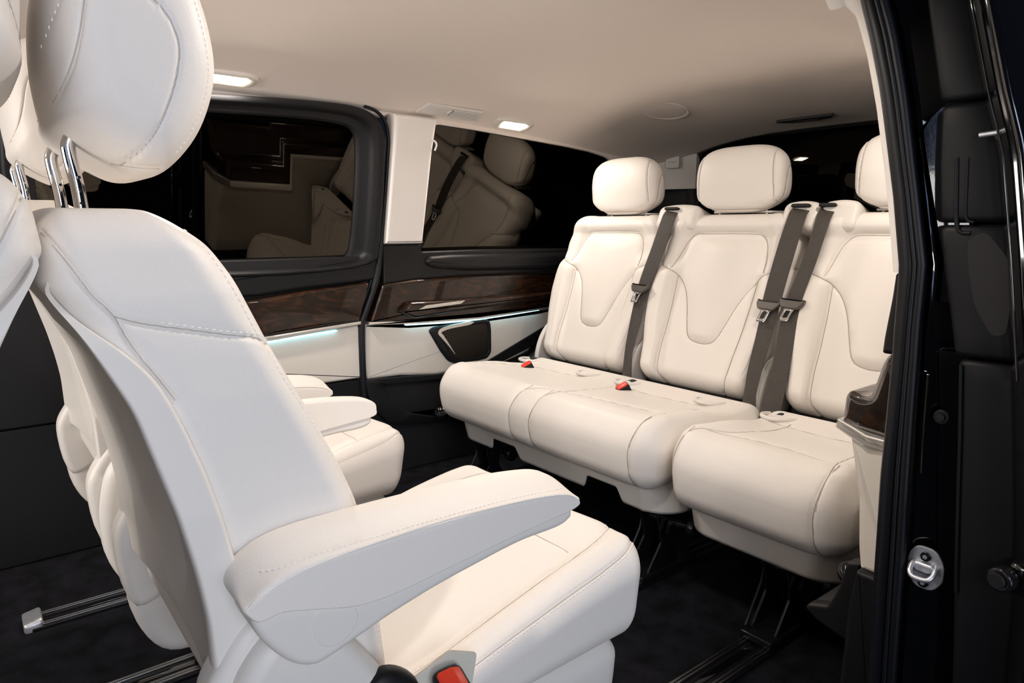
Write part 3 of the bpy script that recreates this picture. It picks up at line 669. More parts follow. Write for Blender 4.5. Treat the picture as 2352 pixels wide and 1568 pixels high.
def captain(name, loc, label, rot=0.0):
    R = empty(name, loc, label, 'car seat', 'reclining seats of the facing middle row')
    # backrest cushion
    def wb(P, h):
        z = .655 + P[:, 2]; b = P[:, 1] / h[1]; f = sinterp(z, [(a[1], a[0]) for a in c_front]); s = sinterp(z, [(a[1], a[0]) for a in c_split]) - .022
        s = np.maximum(s, sinterp(z, [(a[1], a[0]) for a in c_back]) + .006 - .007 * sstep(.845, .868, z))
        x = P[:, 0] / h[0] * hwz(z)
        # crown of the shoulder, bolsters on the front, slight belly on the sides
        z2 = z - .012 * sstep(.70, .93, z) + .005 * (1 - (P[:, 0] / h[0]) ** 2) * sstep(.80, .92, z)
        y = s + (b + 1) / 2 * (f - s) - .030 * (1 - sstep(.45, .85, np.abs(P[:, 0] / h[0]))) * (b > 0) * sstep(.92, .80, z) * (b)
        return np.stack([x, y, z2], 1)
    s1 = adj([(.045, .912), (.068, .872), (.083, .845), (.098, .825), (.108, .800), (.128, .766), (.14, .745)])
    s3 = adj([(.098, .825), (.119, .817), (.157, .808), (.187, .801), (.219, .794), (.233, .784), (.262, .775)])
    sf = adj([(.150, .925), (.158, .908), (.180, .878), (.202, .838), (.220, .797), (.233, .784)])
    sf2 = adj([(.233, .784), (.240, .757), (.265, .712), (.291, .661), (.309, .618), (.325, .56), (.335, .5), (.34, .42)])
    s1, s3, sf, sf2 = (spline(q, 6) for q in (s1, s3, sf, sf2))
    seams = []
    for sg in (1, -1):
        seams += [(0, sg, s1, .0030, .0022, .0012, .012), (0, sg, s3, .0026, .0022, .0012, .012), (0, sg, sf, .0010, .0025, .0010, .012), (0, sg, sf2, .0010, .0025, .0010, .012)]
    bk = puff('backrest', (.2, .08, .27), (70, 96, 230), .036, wb, seams, 'leather', R,
              [(0, 1, sf, .0), (0, 1, sf2, .0), (0, 1, s3[8:], .003)])
    # rear shell
    def ws(P, h):
        z = .685 + P[:, 2]; b = P[:, 1] / h[1]; s = sinterp(z, [(a[1], a[0]) for a in c_split]); k = sinterp(z, [(a[1], a[0]) for a in c_back])
        s = s + .012 * sstep(.50, .60, z) * 0 + .0
        s = np.where(z < .56, s + (.56 - z) * .06, s)
        hw_ = hwz(z) - .020 * sstep(.800, .872, z) + .004 * sstep(.90, .80, z) + .003 * sstep(.78, .60, z)
        x = P[:, 0] / h[0] * hw_; k = k + .012 * sstep(.845, .87, z); s = np.maximum(s, k + .004); y = k + (b + 1) / 2 * (s - k)
        y = y + .020 * (1 - (P[:, 0] / h[0]) ** 2) * (b < 0) * (-b)          # hollow rear face
        z = z - .03 * sstep(.60, .46, z) * np.clip((.7 - (b + 1) / 2), -.2, 1)
        return np.stack([x, y, z], 1)
    puff('back_shell', (.2, .05, .222), (60, 40, 150), .016, ws, [], 'shell', R)
    # head restraint
    hk_ = lambda L_: spline([((y - .13) * .93 + .148, z + .006) for y, z in L_], 6)
    ho = spline([((y - .13) * .93 + .148, z + .006) for y, z in [(.058, 1.010), (.060, .988), (.076, .970), (.105, .952), (.134, .942), (.158, .950), (.188, .985), (.206, 1.035), (.203, 1.085), (.188, 1.13), (.16, 1.172), (.115, 1.182), (.078, 1.165), (.060, 1.12), (.054, 1.06)]], 6, True)
    ov1 = spline([(.128, 1.13), (.112, 1.11), (.105, 1.09), (.099, 1.061), (.091, 1.032), (.081, 1.009), (.072, .994)], 6)
    ov2 = spline([(.128, 1.13), (.145, 1.112), (.154, 1.099), (.166, 1.087), (.174, 1.069), (.1745, 1.05), (.168, 1.023), (.155, .991), (.141, .969), (.130, .958)], 6)
    ov3 = spline([(.060, 1.002), (.072, .994), (.077, .984), (.090, .972), (.111, .964), (.130, .958), (.145, .955), (.160, .955)], 6)
    hs = []
    for sg in (1, -1): hs += [(0, sg, ov1, .0022, .0016), (0, sg, ov2, .0022, .0016), (0, sg, ov3, .0018, .0016)]
    stl = spline([(.105, 1.13), (.090, 1.092), (.082, 1.073), (.074, 1.051), (.067, 1.028), (.065, 1.015)], 6); str_ = spline([(.190, 1.12), (.197, 1.089), (.201, 1.066), (.202, 1.042), (.196, 1.013), (.182, .983), (.169, .966)], 6)
    for sg in (1, -1): hs += [(0, sg, stl, .0008, .0016), (0, sg, str_, .0008, .0016)]
    blob('headrest', ho, .150, 4.4, 160, 170, 'leather', R, hs, [(0, 1, stl, 0.001, .0052, .003, .0005), (0, 1, str_, .0, .0052, .003, .0005)], c=(.146, 1.06))
    for sx in (.060, -.090):
        po = tube('headrest_post', [(sx, .099, .895), (sx, .0965, .935), (sx, .0925, .965), (sx, .0925, .978), (sx, .100, .988), (sx, .120, .996)], .0062, 'chrome', R, 16, 6)
        for k in range(3): tube('notch', [(sx - .0066, .0975, .922 + k * .012), (sx + .0066, .0975, .922 + k * .012)], .0016, 'chrome', po, 8)
    rslab('post_collar', spline([(-.125, .097), (-.09, .080), (.0, .076), (.07, .080), (.088, .097), (.07, .118), (.0, .122), (-.09, .118)], 5, True), .896, .913, .006, lambda p, t: (p[0], p[1], t), 'shell', R, 4)
    # seat cushion
    def wc(P, h):
        y = .53 + P[:, 1]; c = P[:, 2] / h[2]; xa = np.abs(P[:, 0] / h[0])
        zt = sinterp(y, [(.26, .345), (.35, .352), (.42, .366), (.5, .388), (.6, .414), (.70, .437), (.75, .446), (.80, .448)]) + .016 * sstep(.66, .84, xa) * sstep(.84, .60, y) - .006 * (1 - sstep(0, .6, xa))
        zb = .300; z = zb + (c + 1) / 2 * (zt - zb)
        y = y - .030 * (1 - (c + 1) / 2) * sstep(.68, .80, y) - .022 * sstep(.5, 1, xa) * sstep(.6, .8, y)
        return np.stack([P[:, 0] / h[0] * (.238 + .004 * (y > 9)), y, z], 1)
    sd = spline([(.238 - .012, .33), (.238 - .013, .45), (.238 - .013, .56), (.238 - .014, .66), (.238 - .022, .72), (.238 - .05, .755)], 6)
    si = spline([(.176, .30), (.176, .45), (.176, .60), (.172, .68), (.158, .735), (.14, .76)], 6)
    pf = [(-.15, .662), (0, .666), (.150, .662)]; pb = [(-.15, .352), (.150, .352)]; pi = spline([(.152, .28), (.153, .40), (.153, .55), (.150, .662)], 5)
    fl_ = lambda q: [(-a, b) for a, b in q]
    sm = [(2, 1, sd, .0016, .0022), (2, 1, fl_(sd), .0016, .0022), (2, 1, si, .0018, .0018, .001, .01), (2, 1, fl_(si), .0018, .0018), (2, 1, pf, .0020, .002, .0015, .012), (2, 1, pb, .0026, .002, .002, .012), (2, 1, pi, .0014, .003, .003, .014), (2, 1, fl_(pi), .0014, .003, .003, .014)]
    cu = puff('seat_cushion', (.238, .25, .072), (170, 180, 60), .050, wc, sm, 'leather', R,
              [(2, 1, sd, -.003, .0058, .0036, .0006), (2, 1, si, .006, .0058, .0032, .0005)])
    # woven patch around the buckle
    rslab('woven_patch', roundpoly([(.336, .405), (.395, .4215), (.432, .404), (.418, .335), (.35, .325)], .004), .236, .2405, .001, lambda p, t: (t, p[0], p[1]), 'patch', R, 2)
    # base
    def wbs(P, h):
        z = .165 + P[:, 2]; k = sstep(.02, .30, z)
        return np.stack([P[:, 0] * (.90 + .10 * k), .50 + P[:, 1] * (.93 + .07 * k) + .0 * k, z], 1)
    puff('seat_base', (.222, .210, .140), (20, 20, 16), .03, wbs, [], 'shell', R)
    for sx in (-.13, .13): box('floor_mount', (sx - .03, .30, .012), (sx + .03, .68, .04), 'blackmetal', R)
    # hinge covers on both sides, arm rests, levers
    for sg in (1, -1):
        hc = spline([(.150, .470), (.165, .505), (.195, .530), (.235, .522), (.272, .490), (.300, .450), (.325, .405), (.345, .36), (.34, .31), (.27, .27), (.19, .27), (.15, .33), (.142, .41)], 5, True)
        rslab('hinge_cover', hc, .205 * sg, .262 * sg, .018, lambda p, t: (t, p[0], p[1]), 'shell', R, 6)
        hc2 = spline([(.130, .46), (.150, .512), (.185, .545), (.225, .54), (.25, .50), (.22, .40), (.15, .36)], 5, True)
        rslab('hinge_cover', hc2, .20 * sg, .244 * sg, .012, lambda p, t: (t, p[0], p[1]), 'shell', R, 5)
        # arm rest: padded top over a plastic underside
        pad = [(.157, .585), (.166, .604), (.190, .618), (.225, .6235), (.28, .6235), (.36, .6225), (.445, .620), (.50, .6145), (.530, .608), (.546, .597), (.5495, .584), (.543, .571), (.49, .5655), (.43, .560), (.35, .551), (.30, .546), (.26, .5475), (.215, .560), (.190, .5665), (.168, .566)]
        low = [(.172, .585), (.215, .590), (.30, .585), (.43, .590), (.50, .588), (.530, .580), (.540, .569), (.538, .558), (.518, .5515), (.46, .550), (.40, .542), (.35, .534), (.30, .523), (.262, .512), (.235, .504), (.218, .502), (.200, .511), (.184, .528), (.170, .550), (.165, .568)]
        fl2 = lambda p, t: (t, p[0], p[1])
        fpad = lambda p, t: (t, p[0], p[1] - .004 * float(sstep(.585, .61, p[1])) - .013 * float(sstep(.240, .290, abs(t)) * sstep(.572, .604, p[1])))
        a_ = rslab('armrest', spline(pad, 6, True), .222 * sg, .290 * sg, .0055, fpad, 'leather', R, 5, nmid=12, rim=lambda P: .45 + .55 * sstep(-.004, .012, P[:, 1] - np.interp(P[:, 0], [.16, .26, .36, .54], [.580, .560, .566, .580])))
        rslab('armrest_cover', spline(low, 6, True), .226 * sg, .2862 * sg, .008, fl2, 'shell', a_, 7)
        rslab('pivot_cap', roundpoly([(.218, .5575), (.262, .5465), (.262, .530), (.250, .518), (.236, .515), (.224, .520), (.217, .534)], .010, 6), .283 * sg, .2870 * sg, .0010, fl2, 'shell', a_, 3)
        edge = spline([(.160, .582), (.170, .589), (.195, .5985), (.225, .604), (.28, .607), (.36, .608), (.445, .604), (.50, .5985), (.530, .592), (.545, .583)], 6)
        # piping and its stitches along the pad edge
        a_.data.update()
        tube('piping', [(.2890 * sg, q[0], q[1] - .0015) for q in edge], .0012, 'leather', a_, 6)
        if sg > 0: stitch(a_, 2, 1, spline([(.268, .178), (.2795, .20), (.2815, .26), (.2815, .36), (.2815, .45), (.2795, .51), (.272, .538)], 6), 0, .0055, .0036, .0006)
    # belt buckle beside the cushion and the black lap-belt stalk
    bu = rslab('belt_buckle', roundpoly([(-.016, -.05), (.016, -.05), (.020, .012), (.016, .020), (-.016, .020), (-.020, .012)], .004), -.012, .012, .004, lambda p, t: (.262 + t * .9 + p[1] * -.10, .385 + p[0] - p[1] * .15, .385 + p[1] + t * -.5), 'black', R, 3)
    rslab('release_button', roundpoly([(-.0155, .006), (.0155, .006), (.0155, .018), (.006, .0215), (-.012, .0215), (-.0155, .018)], .002), -.0105, .0155, .003, lambda p, t: (.263 + t * .9 + p[1] * -.10, .385 + p[0] - p[1] * .15, .386 + p[1] + t * -.5), 'red', bu, 3)
    bt_ = blob('buckle_stalk', spline([(.295, .378), (.318, .372), (.338, .350), (.34, .31), (.28, .31), (.275, .36)], 5, True), .016, 3, 20, 30, 'black', R)
    bt_.location.x = .258; bt_.location.z = .072
    lv = rslab('recline_lever', roundpoly([(.150, .425), (.168, .432), (.182, .405), (.178, .385), (.160, .392)], .006), -.225, -.212, .004, lambda p, t: (t, p[0], p[1]), 'steel', R, 3)
    return R
near = captain('reclining_seat', (-.85, 0, 0), 'large cream leather seat nearest the open door, seen from its side')
far = copy_tree(near); far.location = (-1.545, 0.0, 0); far['label'] = 'cream leather seat beyond the nearest one, next to the far sliding door'
for ch in far.children:
    if ch.name.split('.')[0] in ('backrest', 'back_shell', 'headrest', 'headrest_post', 'post_collar'): ch.location.z += .028; ch.location.y += .006
fr_ = copy_tree(near); fr_.location = (-.81, 0.092, 0); fr_.rotation_euler.z = math.pi; fr_.scale = (1.1, 1, 1)
fr_['label'] = 'cream leather front seat cut off by the left picture edge, its back turned this way'; del fr_['group']
for ch in fr_.children:
    if ch.name.split('.')[0] in ('backrest', 'back_shell', 'post_collar'): ch.location.z += .026; ch.location.y -= .004
for ch in list(fr_.children):
    if ch.name.startswith('headrest_post'): ch.location.y += .0
    elif ch.name.startswith('headrest'): ch.location.y -= .048; ch.location.z += .035
for ch in list(fr_.children):      # a front seat has no rear-facing buckle or levers here
    if ch.name.split('.')[0] in ('belt_buckle', 'buckle_stalk', 'recline_lever', 'woven_patch'):
        for g in list(ch.children): bpy.data.objects.remove(g)
        bpy.data.objects.remove(ch)

# ---------------- rear row
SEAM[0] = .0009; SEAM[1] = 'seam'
RA = math.atan2(.20, .53)
Vu = Vector((0, math.sin(RA), math.cos(RA))); Vn = Vector((0, -math.cos(RA), math.sin(RA)))
def rear_back(R, xc):
    """backrest, head restraint and fittings of one place; xc is relative to the seat root"""
    Lc = Vector((xc, 1.74, .42)) - Vector(R['o']); rot = (-RA, 0, 0)
    HW = [(-.03, .205), (.03, .212), (.10, .222), (.17, .243), (.25, .258), (.32, .259), (.385, .248), (.41, .2435), (.44, .248), (.48, .238), (.52, .222), (.56, .20), (.6, .19)]
    def wr_(P, h):
        v = .275 + P[:, 2]; xa = np.abs(P[:, 0] / h[0]); b = P[:, 1] / h[1]
        x = P[:, 0] / h[0] * sinterp(v, HW)
        fr = (b < 0) * (-b)
        y = P[:, 1] + .045
        y = y - fr * (.028 * sstep(.50, .70, xa) * sstep(.42, .34, v) + .016 * sstep(.470, .510, v) + .012 * sstep(.58, .74, xa) * sstep(.34, .42, v))   # bolsters, top roll
        y = y - fr * .013 * (1 - sstep(.0, .42, xa)) * sstep(.10, .16, v) * sstep(.48, .42, v)       # raised centre panel
        return np.stack([x, y, v], 1)
    ins = spline([(-.169, .361), (-.159, .425), (-.146, .464), (-.122, .483), (-.08, .485), (-.01, .486), (.09, .486), (.122, .480), (.140, .455), (.150, .413), (.163, .361)], 6)
    insl = spline([(-.241, .393), (-.214, .370), (-.169, .352), (-.150, .344), (-.122, .315), (-.103, .285), (-.086, .245), (-.069, .193), (-.053, .152), (-.034, .134), (0, .127), (.036, .131), (.056, .150), (.072, .193), (.089, .245), (.106, .285), (.125, .315), (.150, .342), (.169, .352), (.214, .370), (.241, .393)], 6)
    sv_ = spline([(-.147, .339), (-.142, .259), (-.138, .185), (-.133, .089), (-.128, .033), (-.121, .004), (-.105, -.02)], 5)
    sw_ = spline([(-.214, .370), (-.231, .325), (-.231, .266), (-.222, .193), (-.202, .11), (-.19, .05)], 5)
    fx = lambda q: [(-a, b) for a, b in q]
    ss = [(1, -1, ins, .0040, .0032, .006, .018), (1, -1, insl, .0040, .0030, .005, .016), (1, -1, sv_, .0045, .0032, .004, .014), (1, -1, fx(sv_), .0045, .0032, .004, .014), (1, -1, sw_, .0012, .0025), (1, -1, fx(sw_), .0012, .0025)]
    b = puff('backrest', (.25, .055, .288), (160, 40, 190), .050, wr_, ss, 'leather', R, [(1, -1, sw_, .004, .006, .0036, .0006), (1, -1, fx(sw_), -.004, .006, .0036, .0006)])
    b.location = Lc; b.rotation_euler = rot
    s = puff('back_shell', (.215, .03, .27), (30, 12, 40), .025, lambda P, h: P + np.array([0, .115, .27]), [], 'shell', R); s.location = Lc; s.rotation_euler = rot
    # head restraint, upright
    ho = spline([(0, .05), (-.003, .10), (.004, .155), (.022, .188), (.05, .197), (.078, .183), (.100, .140), (.112, .08), (.110, .03), (.095, .005), (.06, -.008), (.025, -.006), (.006, .012)], 6, True)
    pl_ = spline([(.124, .20), (.128, .15), (.133, .08), (.134, .03), (.126, .008), (.10, .003), (.0, .002), (-.10, .003), (-.126, .008), (-.134, .03), (-.133, .08), (-.128, .15), (-.124, .20)], 5)
    dd = spline([(.050, -.005), (.046, .05), (.050, .10), (.062, .128), (.080, .125)], 5)
    hd = blob('headrest', ho, .156, 3.4, 110, 120, 'leather', R, [(1, -1, pl_, .0025, .0028), (0, 1, dd, .002, .0024), (0, -1, dd, .002, .0024)], [(1, -1, pl_, .0045, .0055, .0032, .0006), (0, 1, spline([(.012, .03), (.010, .08), (.014, .14), (.03, .18)], 4), 0, .0055, .0032, .0006)], c=(.055, .10), taper=.09)
    hd.location = Vector((xc + .002, 1.905, .951)) - Vector(R['o'])
    for sx in (-.085, .085): tube('headrest_post', [Vector((xc + sx, 1.975, .93)) - Vector(R['o']), Vector((xc + sx, 1.972, .975)) - Vector(R['o'])], .006, 'chrome', R, 12)
    pc = box('post_panel', (-.10, .0, .0), (.11, .08, .006), 'shell', R, .002); pc.location = Vector((xc, 1.962, .942)) - Vector(R['o'])
    # side brackets between cushion and backrest, with hinge
    for sg in (-1, 1):
        br = rslab('hinge_bracket', spline([(.060, -.06), (.005, -.045), (-.012, .02), (-.002, .09), (.03, .135), (.07, .13), (.085, .05)], 5, True), (.228) * sg, (.250) * sg, .006, lambda p, t: (t, p[0], p[1]), 'shell', R, 4)
        br.location = Lc; br.rotation_euler = rot
    gp = box('gap_liner', (-.20, .03, -.045), (.20, .08, .0), 'blackmatte', R, .004); gp.location = Lc
    for sg in (-1, 1):
        # moulded child-seat anchor recesses at the rear of the cushion
        ia = empty('anchor_guide', Vector((xc + sg * .155, 1.625, .402)) - Vector(R['o'])); ia.parent = R
        tube('guide_rim', spline([(-.040, .03, .006), (-.042, .0, .010), (-.025, -.028, .012), (.0, -.036, .012), (.025, -.028, .012), (.042, .0, .010), (.040, .03, .006)], 6), .0055, 'shell', ia, 10)
        rslab('guide_well', roundpoly([(-.030, .02), (-.022, -.018), (.022, -.018), (.030, .02)], .008), .0, .008, .002, lambda p, t: (p[0], p[1], t), 'shell', ia, 2)
        blob('anchor_slot', [(.010, .002), (.035, .002), (.035, .014), (.014, .012)], .016, 3, 14, 16, 'blackmatte', ia)
    return b
def cushion(R, x0, x1, seams_x, seams_top):
    o = Vector(R['o']); xc = (x0 + x1) / 2; hx = (x1 - x0) / 2
    def wq(P, h):
        x = P[:, 0]; y = 1.46 + P[:, 1]; c = P[:, 2] / h[2]; ed = hx - np.abs(x)
        zt = sinterp(y, [(1.15, .400), (1.22, .424), (1.30, .436), (1.42, .425), (1.52, .412), (1.58, .409), (1.64, .414), (1.75, .428)])
        zt = zt + .010 * np.exp(-((ed - .05) / .04) ** 2) * sstep(1.6, 1.45, y) - .018 * sstep(.03, .0, ed)
        zb = .262; z = zb + (c + 1) / 2 * (zt - zb)
        k = sstep(1.35, 1.20, y)
        y = y + .010 * k * (1 - sstep(-1, .1, c)) + .012 * k * sstep(.2, 1, c)          # front rolls under
        y = y + np.where(x > 0, .022, .050) * sstep(.07, .0, ed) ** 1.3 * k                                      # rounded plan corners
        x = x * (1 - .020 * (1 - sstep(-1, .2, c)))
        return np.stack([x + xc, y, z], 1) - np.array(o)
    ss = []
    for sx in seams_x: ss.append((1, -1, [(sx - o.x, .27), (sx - .004 - o.x, .35), (sx - o.x, .42), (sx - o.x, .45)], .0032, .0032, .003, .016))
    for t in seams_top: ss.append((2, 1, spline([(a - o.x, b - o.y) for a, b in t], 6), .0032, .0032, .002, .014))
    return puff('seat_cushion', (hx, .25, .085), (int(hx * 2 / .0045), 110, 44), .052, wq, ss, 'leather', R)
def fascia(R, x0, x1, notches, ribs):
    """plastic skirt under the cushion, wrapping round both ends"""
    o = Vector(R['o']); r = .085; y0 = 1.278; path = []
    path += [(x0, y) for y in np.linspace(1.66, y0 + r, 10)]
    path += [(x0 + r - r * math.cos(a), y0 + r - r * math.sin(a)) for a in np.linspace(0, math.pi / 2, 12)][1:]
    nx = int((x1 - x0 - 2 * r) / .006); path += [(x, y0) for x in np.linspace(x0 + r, x1 - r, nx)][1:]
    path += [(x1 - r + r * math.sin(a), y0 + r - r * math.cos(a)) for a in np.linspace(0, math.pi / 2, 12)][1:]
    path += [(x1, y) for y in np.linspace(y0 + r, 1.66, 10)][1:]
    V = []; F = []; nz = 14; mid = (x0 + x1) / 2
    for (x, y) in path:
        zb = .188 + .02 * sstep(1.32, 1.66, y)
        if y < y0 + .002:
            for a, b in notches:
                zb = zb + .040 * float(sstep(a - .012, a + .012, x) * sstep(b + .012, b - .012, x))
        for k in range(nz):
            t = k / (nz - 1); z = zb + (.292 - zb) * t; ins = .030 * (1 - (z - .18) / .11) ** 1.0 * .8
            rib = sum(.003 * math.exp(-((x - c_) / .003) ** 2) for c_ in ribs)
            V.append((x + (mid - x) * ins * .9 - o.x, y + ins - rib - o.y, z))
    n = len(path)
    for i in range(n - 1):
        for k in range(nz - 1): F.append([i * nz + k, (i + 1) * nz + k, (i + 1) * nz + k + 1, i * nz + k + 1])
    ob = mesh_obj('seat_skirt', V, F, 'shell', R); so = ob.modifiers.new('s', 'SOLIDIFY'); so.thickness = .006; so.offset = 0
    cr = box('seat_frame', (x0 + .04 - o.x, 1.33 - o.y, .235), (x1 - .04 - o.x, 1.66 - o.y, .285), 'blackmatte', R, .004)
    return ob
def foot(R, x):
    o = Vector(R['o']); f = empty('seat_foot', (x - o.x, 1.36 - o.y, 0)); f.parent = R
    for sx in (-.028, .028):
        rslab('side_plate', roundpoly([(-.035, .245), (.02, .245), (.03, .17), (.02, .10), (.05, .035), (.06, .014), (-.075, .014), (-.07, .03), (-.02, .10), (-.04, .18)], .006), sx - .003, sx + .003, .001, lambda p, t: (t, p[0], p[1]), 'blackmetal', f, 2)
    tube('cross_tube', [(-.05, 0, .15), (.09, 0.02, .15)], .011, 'blackmetal', f, 14)
    disc('lock_knob', (.085, .02, .15), (1, .1, 0), .024, .022, 'blackmetal', f, 24, .004)
    disc('pivot', (-.031, -.005, .12), (-1, 0, 0), .013, .010, 'blackmetal', f, 20)
    box('rail_shoe', (-.038, -.10, .012), (.038, .12, .030), 'blackmetal', f, .004)
    tube('release_bar', [(-.034, -.085, .035), (-.034, -.03, .12), (-.034, -.02, .17)], .004, 'blackmetal', f, 8)
    for k in range(2): tube('spring', [(.035 + .022 * k, -.03, .14), (.045 + .022 * k, -.035, .17)], .007, 'blackmetal', f, 10)
    return f
BO = Vector((0, 1.70, .43))
def onbelt(R, p, d=0.0): return BO + Vector((p[0], 0, 0)) + Vu * p[1] + Vn * d - Vector(R['o'])
def belt(R, Lf, Rt, tg):
    Lf = spline(Lf, 10); Rt = spline(Rt, 10); secs = []
    n = len(Lf)
    for i in range(n):
        t = i / (n - 1); d = .0 + .004 * math.sin(t * 9); a, b = Lf[i], Rt[i]
        tw = .0 if t < .82 else (t - .82) / .18 * .022
        dd = -.016 * max(0, (.06 - t) / .06) ** 1.4          # runs back over the shoulder into its guide
        P0 = onbelt(R, a, d + tw + dd); P1 = onbelt(R, b, d - tw + dd); nn2 = Vn * .0007
        secs.append([P0 + nn2, P0 * .96 + P1 * .04 + nn2 * 1.6, P0 * .04 + P1 * .96 + nn2 * 1.6, P1 + nn2, P1 - nn2, P0 - nn2])
    bl = sweep('seat_belt', secs, 'belt', R, deg=60)
    # tongue: plastic head and steel loop
    cx, cz = tg; ux = Vector((1, 0, 0)) * .995 + Vu * -.04; ux.normalize(); vz = Vu * .97 + Vector((.24, 0, 0)); vz.normalize(); cc = onbelt(R, (cx, cz), .007)
    to = lambda p, t: cc + ux * p[0] + vz * p[1] + Vn * t
    tn = rslab('belt_tongue', roundpoly([(-.036, .018), (-.026, .014), (.026, .014), (.036, .018), (.036, .004), (.024, -.013), (-.024, -.013), (-.036, .004)], .005), -.005, .009, .004, to, 'tongue', bl, 4)
    ringstrip('tongue_loop', roundpoly([(-.022, -.010), (-.014, -.016), (-.013, -.050), (.013, -.050), (.014, -.016), (.022, -.010)], .004), roundpoly([(-.0065, -.019), (-.0065, -.040), (.0065, -.040), (.0065, -.019)], .002), [(1, -.001), (1, .0012), (.85, .002), (.15, .002), (0, .0012), (0, -.001)], to, 'chrome', bl, 120, (0, -.030), .7)
    return bl
M['tongue'] = mat('tongue_plastic', (0.085, 0.072, 0.062), 0.35, bump=.1, bscale=900, dist=.0003)
def guide(R, xa, xb, slots):
    """cream moulding on the shoulder that the belt feeds out of"""
    xm = (xa + xb) / 2; hx = (xb - xa) / 2
    g = puff('belt_guide', (hx, .058, .040), (30, 24, 20), .020, lambda P, h: P + np.array([0, .064, 0]) + np.stack([0 * P[:, 0], 0 * P[:, 0], .010 * (1 - (P[:, 0] / h[0]) ** 2) * (P[:, 2] > 0)], 1), [], 'shell', R)
    g.location = BO + Vector((xm, 0, 0)) + Vu * .538 - Vn * .0 - Vector(R['o']); g.rotation_euler.x = -RA
    for a, b in slots:
        P = Vector(((a + b) / 2 - xm, .005, .027))
        sl = blob('belt_slot', [(-.012, -.005), (.014, -.003), (.014, .006), (-.012, .005)], (b - a) / 2 + .003, 5, 16, 16, 'blackmatte', g); sl.location = P
    return g
def root(name, loc, label, cat, group=None):
    R = empty(name, loc, label, cat, group); R['o'] = tuple(loc); return R

bench = root('bench_seat', (-1.52, 1.30, 0), 'cream leather two-place rear bench beside the far wall', 'car seat')
rear_back(bench, -1.785); rear_back(bench, -1.302)
cushion(bench, -1.970, -1.008, (-1.540, -1.450, -1.078), [
    [(-1.540, 1.18), (-1.540, 1.25), (-1.525, 1.285), (-1.49, 1.31), (-1.43, 1.325), (-1.36, 1.34), (-1.20, 1.36), (-1.08, 1.37)],
    [(-1.450, 1.18), (-1.449, 1.25), (-1.440, 1.29), (-1.43, 1.35), (-1.44, 1.45), (-1.46, 1.56), (-1.48, 1.66)],
    [(-1.078, 1.18), (-1.078, 1.25), (-1.084, 1.32), (-1.10, 1.42), (-1.12, 1.54)],
    [(-1.92, 1.33), (-1.90, 1.45), (-1.88, 1.60)],
    [(-1.95, 1.585), (-1.78, 1.570), (-1.62, 1.585)], [(-1.46, 1.585), (-1.30, 1.570), (-1.13, 1.585)]])
fascia(bench, -1.940, -1.018, [(-1.735, -1.60), (-1.30, -1.17)], (-1.885, -1.09))
foot(bench, -1.10); foot(bench, -1.84)
belt(bench, [(-1.552, .572), (-1.562, .432), (-1.580, .275), (-1.568, .114), (-1.541, -.003), (-1.519, -.066)], [(-1.500, .566), (-1.505, .403), (-1.529, .275), (-1.527, .165), (-1.520, .060), (-1.500, -.058)], (-1.562, .278))
belt(bench, [(-1.091, .570), (-1.100, .449), (-1.106, .271), (-1.099, .174), (-1.090, .045), (-1.062, -.074)], [(-1.038, .560), (-1.042, .451), (-1.050, .270), (-1.052, .129), (-1.048, .015), (-1.035, -.07)], (-1.080, .262))
guide(bench, -1.590, -1.420, [(-1.552, -1.500)])
guide(bench, -1.125, -1.012, [(-1.091, -1.040)])
for x_, y_ in ((-1.838, 1.53), (-1.40, 1.545)):
    bb = box('belt_buckle', (-.014, -.02, -.05), (.014, .02, .012), 'black', bench, .004); bb.location = Vector((x_, y_, .412)) - Vector(bench['o']); bb.rotation_euler = (.5, .15, -.5)
    box('release_button', (-.012, -.017, .009), (.012, .017, .016), 'red', bb, .003)

single = root('single_seat', (-.775, 1.30, 0), 'cream leather single rear seat beside the open doorway pillar', 'car seat')
rear_back(single, -.782)
cushion(single, -1.000, -.560, (-.955, -.612), [
    [(-.955, 1.18), (-.955, 1.25), (-.940, 1.30), (-.90, 1.36), (-.88, 1.48), (-.885, 1.60)],
    [(-.612, 1.18), (-.612, 1.25), (-.625, 1.32), (-.64, 1.42)],
    [(-.925, 1.31), (-.86, 1.345), (-.78, 1.355), (-.70, 1.345), (-.63, 1.32)],
    [(-.93, 1.585), (-.78, 1.570), (-.63, 1.585)]])
fascia(single, -.985, -.585, [], (-.94, -.665))
foot(single, -.745)
belt(single, [(-1.008, .566), (-1.012, .426), (-1.036, .265), (-1.030, .145), (-1.018, .023), (-1.012, -.065)], [(-.965, .560), (-.974, .401), (-.990, .275), (-.980, .152), (-.966, .004), (-.968, -.055)], (-1.012, .272))
guide(single, -1.010, -.900, [(-1.008, -.965)])
for o_ in (bench, single): del o_['o']

